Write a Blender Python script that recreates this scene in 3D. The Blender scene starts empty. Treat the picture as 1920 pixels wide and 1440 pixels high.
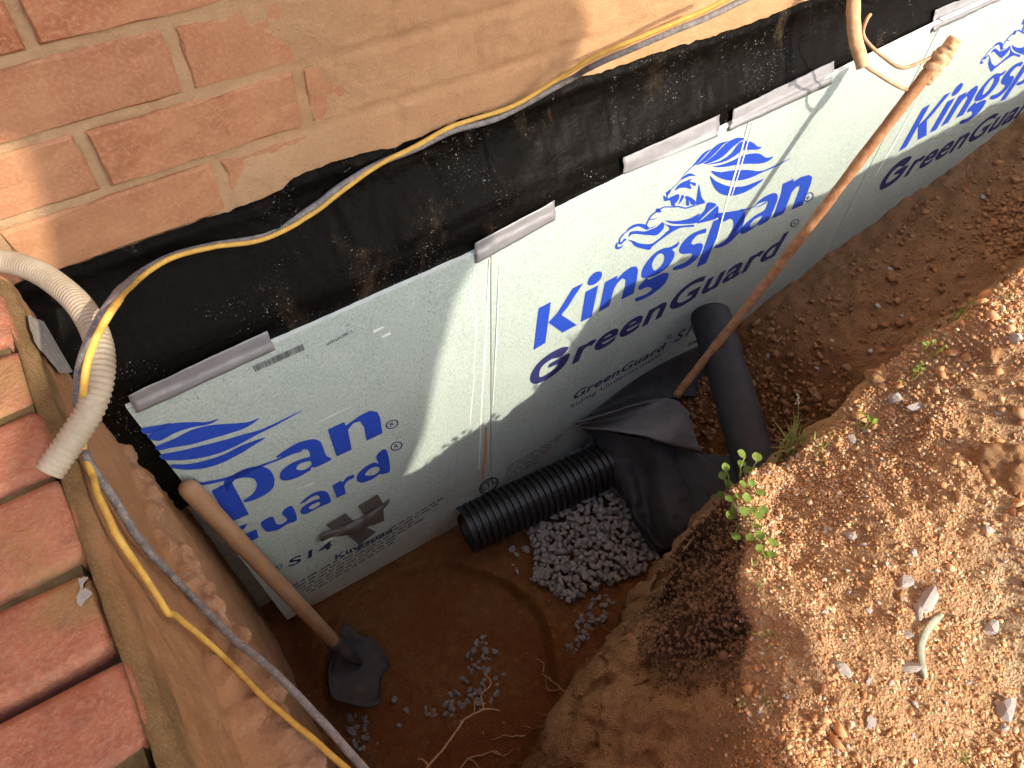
import bpy, bmesh, math, random
import numpy as np
from mathutils import Vector, Matrix, geometry
random.seed(7); RNG = np.random.default_rng(11)
S = bpy.context.scene; COL = S.collection

# ------------------------------------------------------------------ camera
# X runs along the house wall, Y into the wall (wall face at Y = 0), Z up; metres.
FPX = 1337.555; CAM = np.array([0.00220682, -0.69022946, 0.32742098])
ROT = np.array([[0.83280345, -0.55248029, 0.0346978],
                [-0.42685005, -0.68081202, -0.59522603],
                [0.35247333, 0.48089554, -0.80280884]])      # rows: image right, image down, view direction
cd = bpy.data.cameras.new('camera'); cam = bpy.data.objects.new('camera', cd); COL.objects.link(cam)
cd.sensor_width = 36; cd.lens = 36 * FPX / 1920; cd.clip_start = 0.02; cd.clip_end = 200
m = Matrix(((ROT[0][0], -ROT[1][0], -ROT[2][0], CAM[0]), (ROT[0][1], -ROT[1][1], -ROT[2][1], CAM[1]),
            (ROT[0][2], -ROT[1][2], -ROT[2][2], CAM[2]), (0, 0, 0, 1)))
cam.matrix_world = m; S.camera = cam
S.render.resolution_x = 1024; S.render.resolution_y = 768

# ------------------------------------------------------------------ light
SUN = Vector((-0.35, 1.0, -0.75)).normalized()               # direction the sunlight travels
elev = math.asin(-SUN.z); az = math.atan2(-SUN.x, -SUN.y)
W = bpy.data.worlds.new('World'); S.world = W; W.use_nodes = True
wn = W.node_tree.nodes; bg = wn['Background']
sky = wn.new('ShaderNodeTexSky'); sky.sky_type = 'NISHITA'; sky.sun_disc = False
sky.sun_elevation = elev; sky.sun_rotation = az; sky.air_density = 0.8; sky.dust_density = 3.5
W.node_tree.links.new(sky.outputs[0], bg.inputs[0]); bg.inputs[1].default_value = 0.15
sl = bpy.data.lights.new('sun', 'SUN'); sl.energy = 2.7; sl.angle = math.radians(0.8); sl.color = (1.0, 0.87, 0.71)
so = bpy.data.objects.new('sun', sl); COL.objects.link(so); so.rotation_euler = SUN.to_track_quat('-Z', 'Y').to_euler()
so.location = (3, -9, 6)
S.view_settings.view_transform = 'Standard'; S.view_settings.look = 'None'
S.view_settings.gamma = 1; S.view_settings.use_curve_mapping = False
S.view_settings.exposure = 1.25

# ------------------------------------------------------------------ pixel -> place helpers
def ray(x, y): return np.array([(x - 960) / FPX, (y - 720) / FPX, 1.0]) @ ROT
def atd(x, y, d): return CAM + ray(x, y) * d
def onY(x, y, Y): r = ray(x, y); return CAM + r * (Y - CAM[1]) / r[1]
def onZ(x, y, Z): r = ray(x, y); return CAM + r * (Z - CAM[2]) / r[2]
def onX(x, y, X): r = ray(x, y); return CAM + r * (X - CAM[0]) / r[0]
def depth(P): return float(ROT[2] @ (np.array(P) - CAM))

# ------------------------------------------------------------------ numeric noise
def _h(ix, iy, iz):
    n = (ix * 374761393 + iy * 668265263 + iz * 2147483647 + 1274126177) & 0xFFFFFFFF
    n = ((n ^ (n >> 13)) * 1274126177) & 0xFFFFFFFF
    return ((n ^ (n >> 16)) & 0xFFFF) / 32767.5 - 1.0
def vnoise(x, y, z):
    x, y, z = np.broadcast_arrays(np.asarray(x, float), np.asarray(y, float), np.asarray(z, float))
    i, j, k = np.floor(x).astype(np.int64), np.floor(y).astype(np.int64), np.floor(z).astype(np.int64)
    f, g, h = x - i, y - j, z - k
    f, g, h = f * f * (3 - 2 * f), g * g * (3 - 2 * g), h * h * (3 - 2 * h)
    L = lambda a, b, t: a + (b - a) * t
    return L(L(L(_h(i, j, k), _h(i+1, j, k), f), L(_h(i, j+1, k), _h(i+1, j+1, k), f), g),
             L(L(_h(i, j, k+1), _h(i+1, j, k+1), f), L(_h(i, j+1, k+1), _h(i+1, j+1, k+1), f), g), h)
def fbm(x, y, z, o=4):
    s = 0; a = 1.0
    for q in range(o):
        s = s + a * vnoise(x + 17.3 * q, y - 9.1 * q, z + 5.7 * q); a *= 0.5; x = x * 2.03; y = y * 2.03; z = z * 2.03
    return s
def sst(a, b, x): t = np.clip((x - a) / (b - a), 0, 1); return t * t * (3 - 2 * t)

# ------------------------------------------------------------------ scene helpers
def tag(o, label=None, cat=None, group=None, kind=None):
    if label: o['label'] = label
    if cat: o['category'] = cat
    if group: o['group'] = group
    if kind: o['kind'] = kind
    return o
def mesh(name, V, F, mat=None, parent=None, smooth=False, data=None):
    if data is None:
        data = bpy.data.meshes.new(name)
        V = np.asarray(V, float)
        data.from_pydata([tuple(v) for v in V] if len(V) < 50000 else V.tolist(), [], [tuple(int(q) for q in f) for f in F])
        if smooth:
            data.polygons.foreach_set('use_smooth', [True] * len(data.polygons))
        if mat: data.materials.append(mat)
        data.update()
    o = bpy.data.objects.new(name, data); COL.objects.link(o)
    if parent: o.parent = parent
    return o
def empty(name, loc=(0, 0, 0), rz=0):
    o = bpy.data.objects.new(name, None); COL.objects.link(o); o.location = loc; o.rotation_euler[2] = rz
    o.empty_display_size = 0.05
    return o
def local(root, V): return np.asarray(V, float) - np.array(root.location)
def grid_faces(nu, nv, off=0, close=False):
    F = []
    for i in range(nu - 1):
        for j in range(nv - (0 if close else 1)):
            j2 = (j + 1) % nv
            F.append((off + i*nv + j, off + i*nv + j2, off + (i+1)*nv + j2, off + (i+1)*nv + j))
    return F
def spline(P, n):
    """Catmull-Rom through P, about n points, even in length."""
    P = np.asarray(P, float)
    Q = np.vstack([2*P[0]-P[1], P, 2*P[-1]-P[-2]]); out = []
    for i in range(1, len(Q) - 2):
        for t in np.linspace(0, 1, 24, endpoint=False):
            a, b, c, d = Q[i-1], Q[i], Q[i+1], Q[i+2]
            out.append(0.5*((2*b) + (c-a)*t + (2*a-5*b+4*c-d)*t*t + (3*b-a-3*c+d)*t**3))
    out.append(P[-1]); out = np.array(out)
    L = np.concatenate([[0], np.cumsum(np.linalg.norm(np.diff(out, axis=0), axis=1))])
    s = np.linspace(0, L[-1], n)
    return np.stack([np.interp(s, L, out[:, k]) for k in range(P.shape[1])], 1)
def tube_geo(P, rad, seg=10, cap=True):
    """tube round polyline P; rad is a number or a per-point array"""
    P = np.asarray(P, float); n = len(P); rad = np.broadcast_to(np.asarray(rad, float), (n,))
    T = np.gradient(P, axis=0); T /= np.linalg.norm(T, axis=1)[:, None] + 1e-12
    up = np.array([0, 0, 1.0]) if abs(T[0][2]) < 0.9 else np.array([1.0, 0, 0])
    N = np.cross(T[0], up); N /= np.linalg.norm(N); V = []
    for i in range(n):
        N = N - T[i] * (N @ T[i]); N /= np.linalg.norm(N); B = np.cross(T[i], N)
        for a in np.linspace(0, 2*math.pi, seg, endpoint=False):
            V.append(P[i] + rad[i] * (math.cos(a) * N + math.sin(a) * B))
    F = grid_faces(n, seg, close=True)
    if cap: F += [tuple(range(seg - 1, -1, -1)), tuple(range((n-1)*seg, n*seg))]
    return np.array(V), F
class MB:
    def __init__(s): s.V = []; s.F = []; s.n = 0
    def add(s, V, F):
        V = np.asarray(V, float); s.V.append(V); s.F += [tuple(q + s.n for q in f) for f in F]; s.n += len(V)
    def box(s, a, b):
        x0, y0, z0 = a; x1, y1, z1 = b
        s.add([(x0,y0,z0),(x1,y0,z0),(x1,y1,z0),(x0,y1,z0),(x0,y0,z1),(x1,y0,z1),(x1,y1,z1),(x0,y1,z1)],
              [(0,3,2,1),(4,5,6,7),(0,1,5,4),(1,2,6,5),(2,3,7,6),(3,0,4,7)])
    def build(s, name, mat, parent=None, smooth=False):
        V = np.vstack(s.V)
        if parent is not None: V = V - ROOTLOC(parent)
        return mesh(name, V, s.F, mat, parent, smooth)
def ROOTLOC(o):
    l = np.zeros(3)
    while o is not None: l += np.array(o.location); o = o.parent
    return l

# ------------------------------------------------------------------ materials
class NT:
    def __init__(s, name):
        s.m = bpy.data.materials.new(name); s.m.use_nodes = True; s.t = s.m.node_tree
        s.b = s.t.nodes['Principled BSDF']; s.out = s.t.nodes['Material Output']
        s.tc = s.t.nodes.new('ShaderNodeTexCoord'); s.co = s.tc.outputs['Object']
    def world(s):
        g = s.t.nodes.new('ShaderNodeNewGeometry'); s.co = g.outputs['Position']; return s
    def n(s, typ, **kw):
        x = s.t.nodes.new(typ)
        for k, v in kw.items(): setattr(x, k, v)
        return x
    def l(s, a, b): s.t.links.new(a, b)
    def noise(s, sc, det=4, rough=.6, dist=0, co=None):
        x = s.n('ShaderNodeTexNoise'); x.inputs['Scale'].default_value = sc; x.inputs['Detail'].default_value = det
        x.inputs['Roughness'].default_value = rough; x.inputs['Distortion'].default_value = dist
        s.l(co or s.co, x.inputs['Vector']); return x.outputs['Fac']
    def vor(s, sc, feat='F1', out='Distance', co=None):
        x = s.n('ShaderNodeTexVoronoi', feature=feat); x.inputs['Scale'].default_value = sc
        s.l(co or s.co, x.inputs['Vector']); return x.outputs[out]
    def scaled(s, v):
        x = s.n('ShaderNodeVectorMath', operation='MULTIPLY'); s.l(s.co, x.inputs[0]); x.inputs[1].default_value = v
        return x.outputs[0]
    def ramp(s, fac, pts):
        x = s.n('ShaderNodeValToRGB'); s.l(fac, x.inputs[0]); e = x.color_ramp.elements
        while len(e) < len(pts): e.new(0.5)
        for q, (p, c) in zip(e, pts):
            q.position = p; q.color = (*c, 1) if isinstance(c, tuple) else (c, c, c, 1)
        return x.outputs[0]
    def mix(s, fac, a, b, mode='MIX'):
        x = s.n('ShaderNodeMix', data_type='RGBA', blend_type=mode)
        for sock, v in ((x.inputs[0], fac), (x.inputs[6], a), (x.inputs[7], b)):
            if isinstance(v, (int, float)): sock.default_value = v
            elif isinstance(v, tuple): sock.default_value = (*v, 1)
            else: s.l(v, sock)
        return x.outputs[2]
    def math(s, op, a, b=None):
        x = s.n('ShaderNodeMath', operation=op)
        for sock, v in zip(x.inputs, (a, b)):
            if v is None: continue
            if isinstance(v, (int, float)): sock.default_value = v
            else: s.l(v, sock)
        return x.outputs[0]
    def attr(s, name):
        x = s.n('ShaderNodeAttribute'); x.attribute_name = name; return x.outputs['Color'], x.outputs['Fac']
    def rnd(s): return s.n('ShaderNodeObjectInfo').outputs['Random']
    def col(s, c): (s.l(c, s.b.inputs['Base Color']) if not isinstance(c, tuple) else setattr(s.b.inputs['Base Color'], 'default_value', (*c, 1))); return s
    def rough(s, r): (s.l(r, s.b.inputs['Roughness']) if not isinstance(r, (int, float)) else setattr(s.b.inputs['Roughness'], 'default_value', r)); return s
    def spec(s, v): s.b.inputs['Specular IOR Level'].default_value = v; return s
    def bump(s, hts, dist=.002, strength=1.0):
        x = s.n('ShaderNodeBump'); x.inputs['Distance'].default_value = dist; x.inputs['Strength'].default_value = strength
        s.l(hts, x.inputs['Height']); s.l(x.outputs[0], s.b.inputs['Normal']); return s
MT = {}
def simple(name, a, b, sc, rough=.8, bump=.0015, bsc=None, spec=.3, world=False, det=6):
    t = NT(name)
    if world: t.world()
    n = t.noise(sc, det); t.col(t.ramp(n, [(.3, a), (.7, b)])).rough(rough).spec(spec)
    if bump: t.bump(t.noise(bsc or sc * 3, 8, .7), bump)
    MT[name] = t.m; return t.m
# brick of the house wall: warm orange red, sandy film
t = NT('wall_brick').world()
n1 = t.noise(22, 6, .65); n2 = t.noise(260, 5, .7); n3 = t.noise(9, 4)
c = t.ramp(n1, [(.28, (.20, .066, .034)), (.5, (.30, .098, .046)), (.75, (.37, .145, .07))])
c = t.mix(t.math('MULTIPLY', t.rnd(), .6), c, (.27, .12, .075))
c = t.mix(t.ramp(n2, [(.46, 0.0), (.68, .6)]), c, (.50, .31, .175))
c = t.mix(t.ramp(n3, [(.40, 0.05), (.7, .65)]), c, (.42, .235, .125))
sx = t.n('ShaderNodeSeparateXYZ'); t.l(t.co, sx.inputs[0]); mr = t.n('ShaderNodeMapRange'); t.l(sx.outputs['X'], mr.inputs[0]); mr.inputs[1].default_value = -.02; mr.inputs[2].default_value = .30
mz = t.n('ShaderNodeMapRange'); t.l(sx.outputs['Z'], mz.inputs[0]); mz.inputs[1].default_value = -.06; mz.inputs[2].default_value = -.20
film = t.math('MULTIPLY', t.math('MINIMUM', t.math('ADD', mr.outputs[0], mz.outputs[0]), 1.0), t.ramp(n1, [(.2, .15), (.7, .62)]))
c = t.mix(film, c, (.47, .265, .14))
t.col(c).rough(.92).spec(.15).bump(t.mix(.5, n2, t.noise(700, 4, .7)), .0016); MT['wall_brick'] = t.m
# parge coat and mortar of the wall: tan, gritty
t = NT('parge').world()
n1 = t.noise(11, 6, .65); n2 = t.noise(330, 6, .75); n3 = t.noise(70, 5, .7)
c = t.ramp(n1, [(.25, (.36, .185, .088)), (.5, (.45, .25, .122)), (.75, (.50, .295, .152))])
c = t.mix(t.ramp(n2, [(.3, .0), (.75, .5)]), c, (.60, .42, .25))
c = t.mix(t.ramp(n3, [(.55, .0), (.8, .3)]), c, (.36, .17, .08))
sx = t.n('ShaderNodeSeparateXYZ'); t.l(t.co, sx.inputs[0]); mr = t.n('ShaderNodeMapRange'); t.l(sx.outputs['X'], mr.inputs[0]); mr.inputs[1].default_value = .30; mr.inputs[2].default_value = .05
c = t.mix(t.math('MULTIPLY', mr.outputs[0], .6), c, t.ramp(n3, [(.3, (.37, .265, .16)), (.7, (.52, .385, .24))]))
t.col(c).rough(.95).spec(.1).bump(t.mix(.35, n2, n3), .0045); MT['parge'] = t.m
# tar: black, brushed, glints painted in as pale specks
t = NT('tar').world()
n1 = t.noise(160, 6, .7); br = t.noise(60, 5, .7, co=t.scaled((.35, 1, 1.6))); n3 = t.noise(420, 3, .65)
dirt = t.noise(9, 6, .7, .6); drip = t.noise(20, 5, .7, .5, co=t.scaled((1.0, 1, .14)))
c = t.ramp(n1, [(.3, (.0020, .0018, .0016)), (.8, (.0060, .0052, .0045))])
c = t.mix(t.math('MULTIPLY', t.ramp(dirt, [(.5, 0.0), (.75, 1.0)]), t.ramp(drip, [(.55, 0.0), (.68, .55)])), c, (.13, .09, .052))
c = t.mix(t.math('MULTIPLY', t.ramp(n3, [(.655, 0.0), (.69, 1.0)]), t.ramp(dirt, [(.50, 0.0), (.60, 1.0)])), c, (.50, .47, .43))
t.col(c).rough(.30).spec(.035)
t.bump(t.mix(.5, n1, br), .0016); MT['tar'] = t.m
# soil
def soilmat(name, moist=False):
    t = NT(name).world(); z, zf = t.attr('zone')
    sep = t.n('ShaderNodeSeparateColor'); t.l(z, sep.inputs[0])
    n1 = t.noise(7, 6, .65); n2 = t.noise(55, 6, .7); n3 = t.noise(420, 5, .75); n4 = t.noise(150, 5, .7)
    dry = t.ramp(n2, [(.25, (.46, .25, .12)), (.5, (.60, .365, .19)), (.75, (.67, .46, .27))])
    dry = t.mix(t.ramp(n3, [(.46, 0.0), (.64, .7)]), dry, (.70, .50, .29))
    dry = t.mix(t.ramp(n4, [(.50, 0.0), (.68, .65)]), dry, (.33, .145, .055))
    sand = t.ramp(n3, [(.3, (.50, .34, .185)), (.7, (.72, .57, .38))])
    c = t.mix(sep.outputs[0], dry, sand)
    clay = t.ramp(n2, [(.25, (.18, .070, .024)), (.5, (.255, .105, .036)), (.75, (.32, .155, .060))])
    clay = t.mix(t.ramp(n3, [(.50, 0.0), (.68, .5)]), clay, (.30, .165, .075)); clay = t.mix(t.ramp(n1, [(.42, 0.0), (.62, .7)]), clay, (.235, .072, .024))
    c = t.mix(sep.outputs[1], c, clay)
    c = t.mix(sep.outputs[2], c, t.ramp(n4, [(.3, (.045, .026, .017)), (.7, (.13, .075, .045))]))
    t.col(c).rough(.96).spec(.08).bump(t.mix(.5, t.mix(.45, n2, n4), t.mix(.5, n3, t.vor(330))), .020); MT[name] = t.m
soilmat('soil')
t = NT('crumb').world(); tc, tf = t.attr('tint'); n3 = t.noise(500, 4, .7)
t.col(t.mix(t.ramp(n3, [(.3, 0.0), (.7, .4)]), tc, (.60, .40, .22))).rough(.97).spec(.05).bump(n3, .001); MT['crumb'] = t.m
# stones
def stonemat(name, a, b, v):
    t = NT(name); n1 = t.noise(45, 5, .65); n2 = t.noise(420, 5, .7)
    c = t.ramp(n1, [(.3, a), (.7, b)]); c = t.mix(t.math('MULTIPLY', t.rnd(), .6), c, v)
    c = t.mix(t.ramp(n2, [(.55, 0.0), (.7, .35)]), c, (.72, .70, .67))
    t.col(c).rough(.85).spec(.3).bump(n2, .0012); MT[name] = t.m
stonemat('gravel_stone', (.18, .168, .16), (.35, .33, .31), (.28, .225, .18))
stonemat('quartz_stone', (.40, .375, .36), (.70, .67, .63), (.50, .45, .41))
t = NT('clod_soil').world(); n1 = t.noise(40, 6, .7); n2 = t.noise(300, 5, .75)
c = t.ramp(n1, [(.25, (.42, .215, .095)), (.5, (.55, .32, .155)), (.75, (.63, .43, .25))]); c = t.mix(t.ramp(n2, [(.5, 0.0), (.75, .5)]), c, (.62, .45, .27))
c = t.mix(t.ramp(t.noise(120, 5, .7), [(.5, 0.0), (.68, .6)]), c, (.34, .15, .06))
t.col(c).rough(.97).spec(.05).bump(t.mix(.5, t.noise(90, 6, .75), n2), .016); MT['clod_soil'] = t.m
stonemat('clay_stone', (.42, .20, .09), (.56, .33, .17), (.46, .22, .10))
# insulation board facer, print, tape, plastics, wood, steel, fabric, cables
t = NT('board_facer'); n1 = t.noise(420, 4, .7, co=t.scaled((1, 1, .35))); n1b = t.noise(420, 4, .7, co=t.scaled((.35, 1, 1)))
n2 = t.noise(10, 5, .6); n3 = t.noise(300, 2, .5); n4 = t.noise(26, 5, .7)
c = t.ramp(n2, [(.3, (.275, .355, .325)), (.7, (.34, .425, .395))])
c = t.mix(t.ramp(t.mix(.5, n1, n1b), [(.40, 0.0), (.60, .85)]), c, (.455, .54, .51))
c = t.mix(t.ramp(n3, [(.665, 0.0), (.70, .6)]), c, (.25, .32, .36))
c = t.mix(t.ramp(n4, [(.56, 0.0), (.78, .35)]), c, (.52, .50, .36))
sz_ = t.n('ShaderNodeSeparateXYZ'); t.l(t.co, sz_.inputs[0]); mz = t.n('ShaderNodeMapRange'); t.l(sz_.outputs['Z'], mz.inputs[0]); mz.inputs[1].default_value = .22; mz.inputs[2].default_value = 0.0
n5 = t.noise(16, 6, .7); mud = t.math('MULTIPLY', mz.outputs[0], t.ramp(n5, [(.38, .15), (.66, .9)])); c = t.mix(mud, c, (.36, .25, .15))
n6 = t.noise(75, 4, .7); c = t.mix(t.math('MULTIPLY', mz.outputs[0], t.ramp(n6, [(.62, 0.0), (.68, .8)])), c, (.26, .13, .06))
t.col(c).rough(.62).spec(.35).bump(t.mix(.5, n1, n1b), .0022); MT['board_facer'] = t.m
simple('foam_edge', (.62, .70, .64), (.74, .80, .75), 60, .8)
t = NT('blue_print'); n1 = t.noise(500, 4, .7)
t.col(t.ramp(n1, [(.3, (.012, .045, .36)), (.7, (.022, .075, .47))])).rough(.5).spec(.4).bump(n1, .0006); MT['blue_print'] = t.m
t = NT('navy_print'); n1 = t.noise(700, 3, .7); t.col(t.ramp(n1, [(.35, (.012, .016, .09)), (.7, (.03, .034, .14))])).rough(.6); MT['navy_print'] = t.m
t = NT('black_print'); t.col((.03, .032, .035)).rough(.6); MT['black_print'] = t.m
t = NT('grey_tape'); n1 = t.noise(40, 4, .6); n2 = t.noise(500, 2, .5, co=t.scaled((.2, 1, 1)))
t.col(t.ramp(n1, [(.3, (.18, .182, .192)), (.7, (.23, .232, .242))])).rough(.42).spec(.5).bump(t.mix(.4, n1, n2), .0009); t.b.inputs['Metallic'].default_value = .1; MT['grey_tape'] = t.m
simple('dark_tape', (.075, .066, .06), (.11, .098, .09), 60, .5, .0006, spec=.35)
t = NT('black_plastic'); n1 = t.noise(90, 5, .7)
t.col(t.ramp(n1, [(.35, (.010, .010, .011)), (.8, (.035, .032, .028))])).rough(.36).spec(.5); MT['black_plastic'] = t.m
t = NT('black_fabric'); n1 = t.noise(9, 5, .6); n2 = t.noise(900, 3, .7); n3 = t.noise(40, 5, .7)
c = t.ramp(n1, [(.35, (.032, .031, .032)), (.7, (.060, .058, .060))]); c = t.mix(t.ramp(n3, [(.58, 0.0), (.8, .4)]), c, (.10, .06, .035))
t.col(c).rough(.7).spec(.25).bump(n2, .0005); MT['black_fabric'] = t.m
simple('grey_fabric', (.018, .018, .020), (.032, .032, .034), 30, .6, .0006, 500, .3)
t = NT('wood_handle'); n1 = t.noise(40, 6, .65, co=t.scaled((1, 1, .12))); n2 = t.noise(18, 5, .6)
c = t.ramp(n1, [(.3, (.25, .135, .065)), (.7, (.37, .225, .125))]); c = t.mix(t.ramp(n2, [(.5, 0.0), (.75, .5)]), c, (.30, .19, .12))
t.col(c).rough(.75).spec(.25).bump(n1, .0006); MT['wood_handle'] = t.m
t = NT('shovel_steel'); n1 = t.noise(30, 6, .7); n2 = t.noise(300, 4, .7)
c = t.ramp(n1, [(.3, (.030, .026, .025)), (.55, (.048, .041, .038)), (.70, (.11, .062, .034))])
t.col(c).rough(.6).spec(.25).bump(n2, .0005); MT['shovel_steel'] = t.m
t = NT('rusty_steel').world(); n1 = t.noise(60, 6, .7); n2 = t.noise(260, 5, .75)
c = t.ramp(n1, [(.32, (.24, .105, .048)), (.5, (.36, .18, .085)), (.68, (.45, .27, .15))]); c = t.mix(t.ramp(n2, [(.58, 0.0), (.7, .7)]), c, (.10, .045, .025))
t.col(c).rough(.85).spec(.25).bump(t.mix(.5, n1, n2), .0025); MT['rusty_steel'] = t.m
t = NT('tan_conduit').world(); n1 = t.noise(55, 6, .7)
t.col(t.ramp(n1, [(.3, (.38, .225, .115)), (.55, (.54, .37, .21)), (.75, (.60, .45, .29))])).rough(.8).spec(.25).bump(n1, .0015); MT['tan_conduit'] = t.m
t = NT('copper_brown').world(); n1 = t.noise(90, 5, .7)
t.col(t.ramp(n1, [(.3, (.26, .135, .070)), (.7, (.50, .31, .17))])).rough(.6); MT['copper_brown'] = t.m
t = NT('beige_hose').world(); n1 = t.noise(30, 5, .65); n2 = t.noise(260, 4, .7)
c = t.ramp(n1, [(.3, (.28, .235, .165)), (.7, (.40, .345, .255))]); c = t.mix(t.ramp(n2, [(.58, 0.0), (.75, .4)]), c, (.34, .24, .15))
t.col(c).rough(.6).spec(.35).bump(n2, .0006); MT['beige_hose'] = t.m
t = NT('yellow_cable').world(); n1 = t.noise(70, 6, .7); n2 = t.noise(380, 4, .75)
c = t.ramp(n1, [(.3, (.42, .25, .06)), (.6, (.60, .38, .075))]); c = t.mix(t.ramp(n2, [(.56, 0.0), (.72, .55)]), c, (.42, .24, .10))
t.col(c).rough(.6).spec(.3).bump(n2, .0005); MT['yellow_cable'] = t.m
t = NT('grey_cable').world(); n1 = t.noise(80, 6, .7); n2 = t.noise(330, 4, .75)
c = t.ramp(n1, [(.35, (.11, .105, .105)), (.65, (.22, .21, .205))]); c = t.mix(t.ramp(n2, [(.54, 0.0), (.68, .75)]), c, (.45, .36, .28))
t.col(c).rough(.7).spec(.3).bump(n2, .0007); MT['grey_cable'] = t.m
# porch
t = NT('porch_brick').world(); n1 = t.noise(26, 6, .65); n2 = t.noise(240, 5, .75); n3 = t.noise(12, 4, .6)
c = t.ramp(n1, [(.28, (.23, .088, .052)), (.5, (.38, .145, .078)), (.75, (.47, .22, .125))])
c = t.mix(t.math('MULTIPLY', t.rnd(), .6), c, (.23, .085, .062)); c = t.mix(t.ramp(n2, [(.45, 0.0), (.72, .65)]), c, (.44, .28, .20))
c = t.mix(t.ramp(n3, [(.50, 0.0), (.68, .65)]), c, (.30, .215, .085)); n4 = t.noise(34, 5, .7); c = t.mix(t.ramp(n4, [(.54, 0.0), (.70, .6)]), c, (.20, .115, .08))
t.col(c).rough(.93).spec(.12).bump(t.mix(.5, n1, n2), .005); MT['porch_brick'] = t.m
t = NT('mossy_mortar').world(); n1 = t.noise(40, 6, .7); n2 = t.noise(260, 5, .7)
c = t.ramp(n1, [(.3, (.085, .065, .028)), (.55, (.16, .115, .055)), (.75, (.25, .19, .12))]); t.col(c).rough(.95).spec(.08).bump(n2, .003); MT['mossy_mortar'] = t.m
t = NT('clay_render').world(); z, zf = t.attr('zone'); sep = t.n('ShaderNodeSeparateColor'); t.l(z, sep.inputs[0])
n1 = t.noise(14, 6, .65); n2 = t.noise(200, 6, .75); n3 = t.noise(60, 5, .7)
c = t.ramp(n1, [(.3, (.44, .215, .098)), (.7, (.57, .315, .155))]); c = t.mix(t.ramp(n3, [(.5, 0.0), (.75, .4)]), c, (.40, .27, .16))
moss = t.ramp(n3, [(.3, (.13, .10, .040)), (.7, (.27, .185, .09))]); c = t.mix(sep.outputs[0], c, moss)
rgh = t.ramp(n2, [(.3, (.34, .17, .085)), (.7, (.56, .34, .20))]); c = t.mix(sep.outputs[1], c, rgh)
c = t.mix(sep.outputs[2], c, (.60, .44, .33))
n9 = t.noise(420, 5, .75); c = t.mix(t.ramp(n9, [(.50, 0.0), (.68, .45)]), c, (.52, .36, .23)); c = t.mix(t.ramp(n2, [(.56, 0.0), (.72, .5)]), c, (.20, .10, .05))
t.col(c).rough(.95).spec(.08).bump(t.mix(.5, n2, t.mix(.5, n3, n9)), .009); MT['clay_render'] = t.m
simple('skylit_fabric', (.15, .143, .138), (.22, .21, .20), 25, .8, .0008, 700, .2)  # lighter copy of the black fabric, skylight on the flap painted in
simple('grey_mortar', (.26, .25, .22), (.42, .40, .36), 90, .95, .002, 300, .1, True)
simple('concrete', (.30, .27, .23), (.40, .36, .31), 30, .95, .003, 200, .1, True)
simple('root', (.34, .19, .095), (.47, .30, .17), 120, .9, .0008)
simple('dark_root', (.16, .085, .05), (.30, .17, .10), 120, .9, .0008)
simple('green_strip', (.28, .31, .235), (.37, .40, .31), 60, .7, .0008)
def leafmat(name, a, b):
    t = NT(name).world(); n1 = t.noise(120, 4, .6)
    t.col(t.mix(t.math('MULTIPLY', t.rnd(), .55), t.ramp(n1, [(.3, a), (.7, b)]), (b[0]*1.25, b[1]*.95, b[2]*.8))).rough(.5).spec(.3).bump(t.noise(700, 3, .6), .0006)
    t.b.inputs['Subsurface Weight'].default_value = 0
    tr = t.n('ShaderNodeBsdfTranslucent'); tr.inputs[0].default_value = (*b, 1); mx = t.n('ShaderNodeMixShader'); mx.inputs[0].default_value = .3
    t.l(t.b.outputs[0], mx.inputs[1]); t.l(tr.outputs[0], mx.inputs[2]); t.l(mx.outputs[0], t.out.inputs[0]); MT[name] = t.m
leafmat('leaf', (.11, .20, .03), (.19, .31, .065))
leafmat('grass', (.22, .27, .07), (.38, .42, .15))
simple('seed', (.55, .48, .36), (.66, .60, .48), 200, .8)

# ================================================================== GROUND
LIP = np.array([(9, -.5), (2, -.52), (1.2, -.53), (.84, -.535), (.79, -.534), (.761, -.512), (.744, -.505), (.724, -.503), (.677, -.506), (.607, -.503), (.561, -.496),
                (.50, -.497), (.478, -.53), (.46, -.567), (.39, -.613), (.375, -.651), (.297, -.692), (.262, -.734), (.20, -.85), (.10, -1.0), (-.1, -1.1), (-9, -1.2)])
FOOT = np.array([(9, -.36), (1.2, -.37), (.9, -.37), (.70, -.37), (.60, -.40), (.494, -.43), (.36, -.47), (.24, -.508), (.163, -.53), (.05, -.62),
                 (0, -.75), (-.15, -.9), (-9, -.95)])
def sdist(x, y, P):
    best = np.full(x.shape, 1e9); sgn = np.zeros(x.shape)
    for a, b in zip(P[:-1], P[1:]):
        d = b - a; L = d @ d
        t = np.clip(((x - a[0]) * d[0] + (y - a[1]) * d[1]) / L, 0, 1)
        ex, ey = x - a[0] - t * d[0], y - a[1] - t * d[1]; q = np.hypot(ex, ey)
        cr = d[0] * ey - d[1] * ex
        up = q < best - 1e-9; best = np.where(up, q, best); sgn = np.where(up, np.sign(cr), sgn)
    return best * sgn
def floor_z(x, y):
    z = np.interp(x, [-1, .75, .88, 1.0, 1.2, 1.42, 1.67, 1.86, 2.1, 4, 9], [-1.137, -1.137, -1.12, -1.065, -.922, -.865, -.808, -.772, -.708, -.55, -.5])
    z = z + sst(.85, 1.2, x) * np.clip(-.09 - y, 0, 1) * .28
    r = np.hypot((x - .135) / 1.0, (y + .33) / 1.0) + .012 * vnoise(x * 12, y * 12, 3)
    z = z - .022 * (1 - sst(.215, .235, r)) + .006 * np.exp(-((r - .235) / .012) ** 2)
    z = z - .05 * (1 - sst(-.09, -.03, x)) * sst(-.25, -.1, y)
    return z
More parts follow.
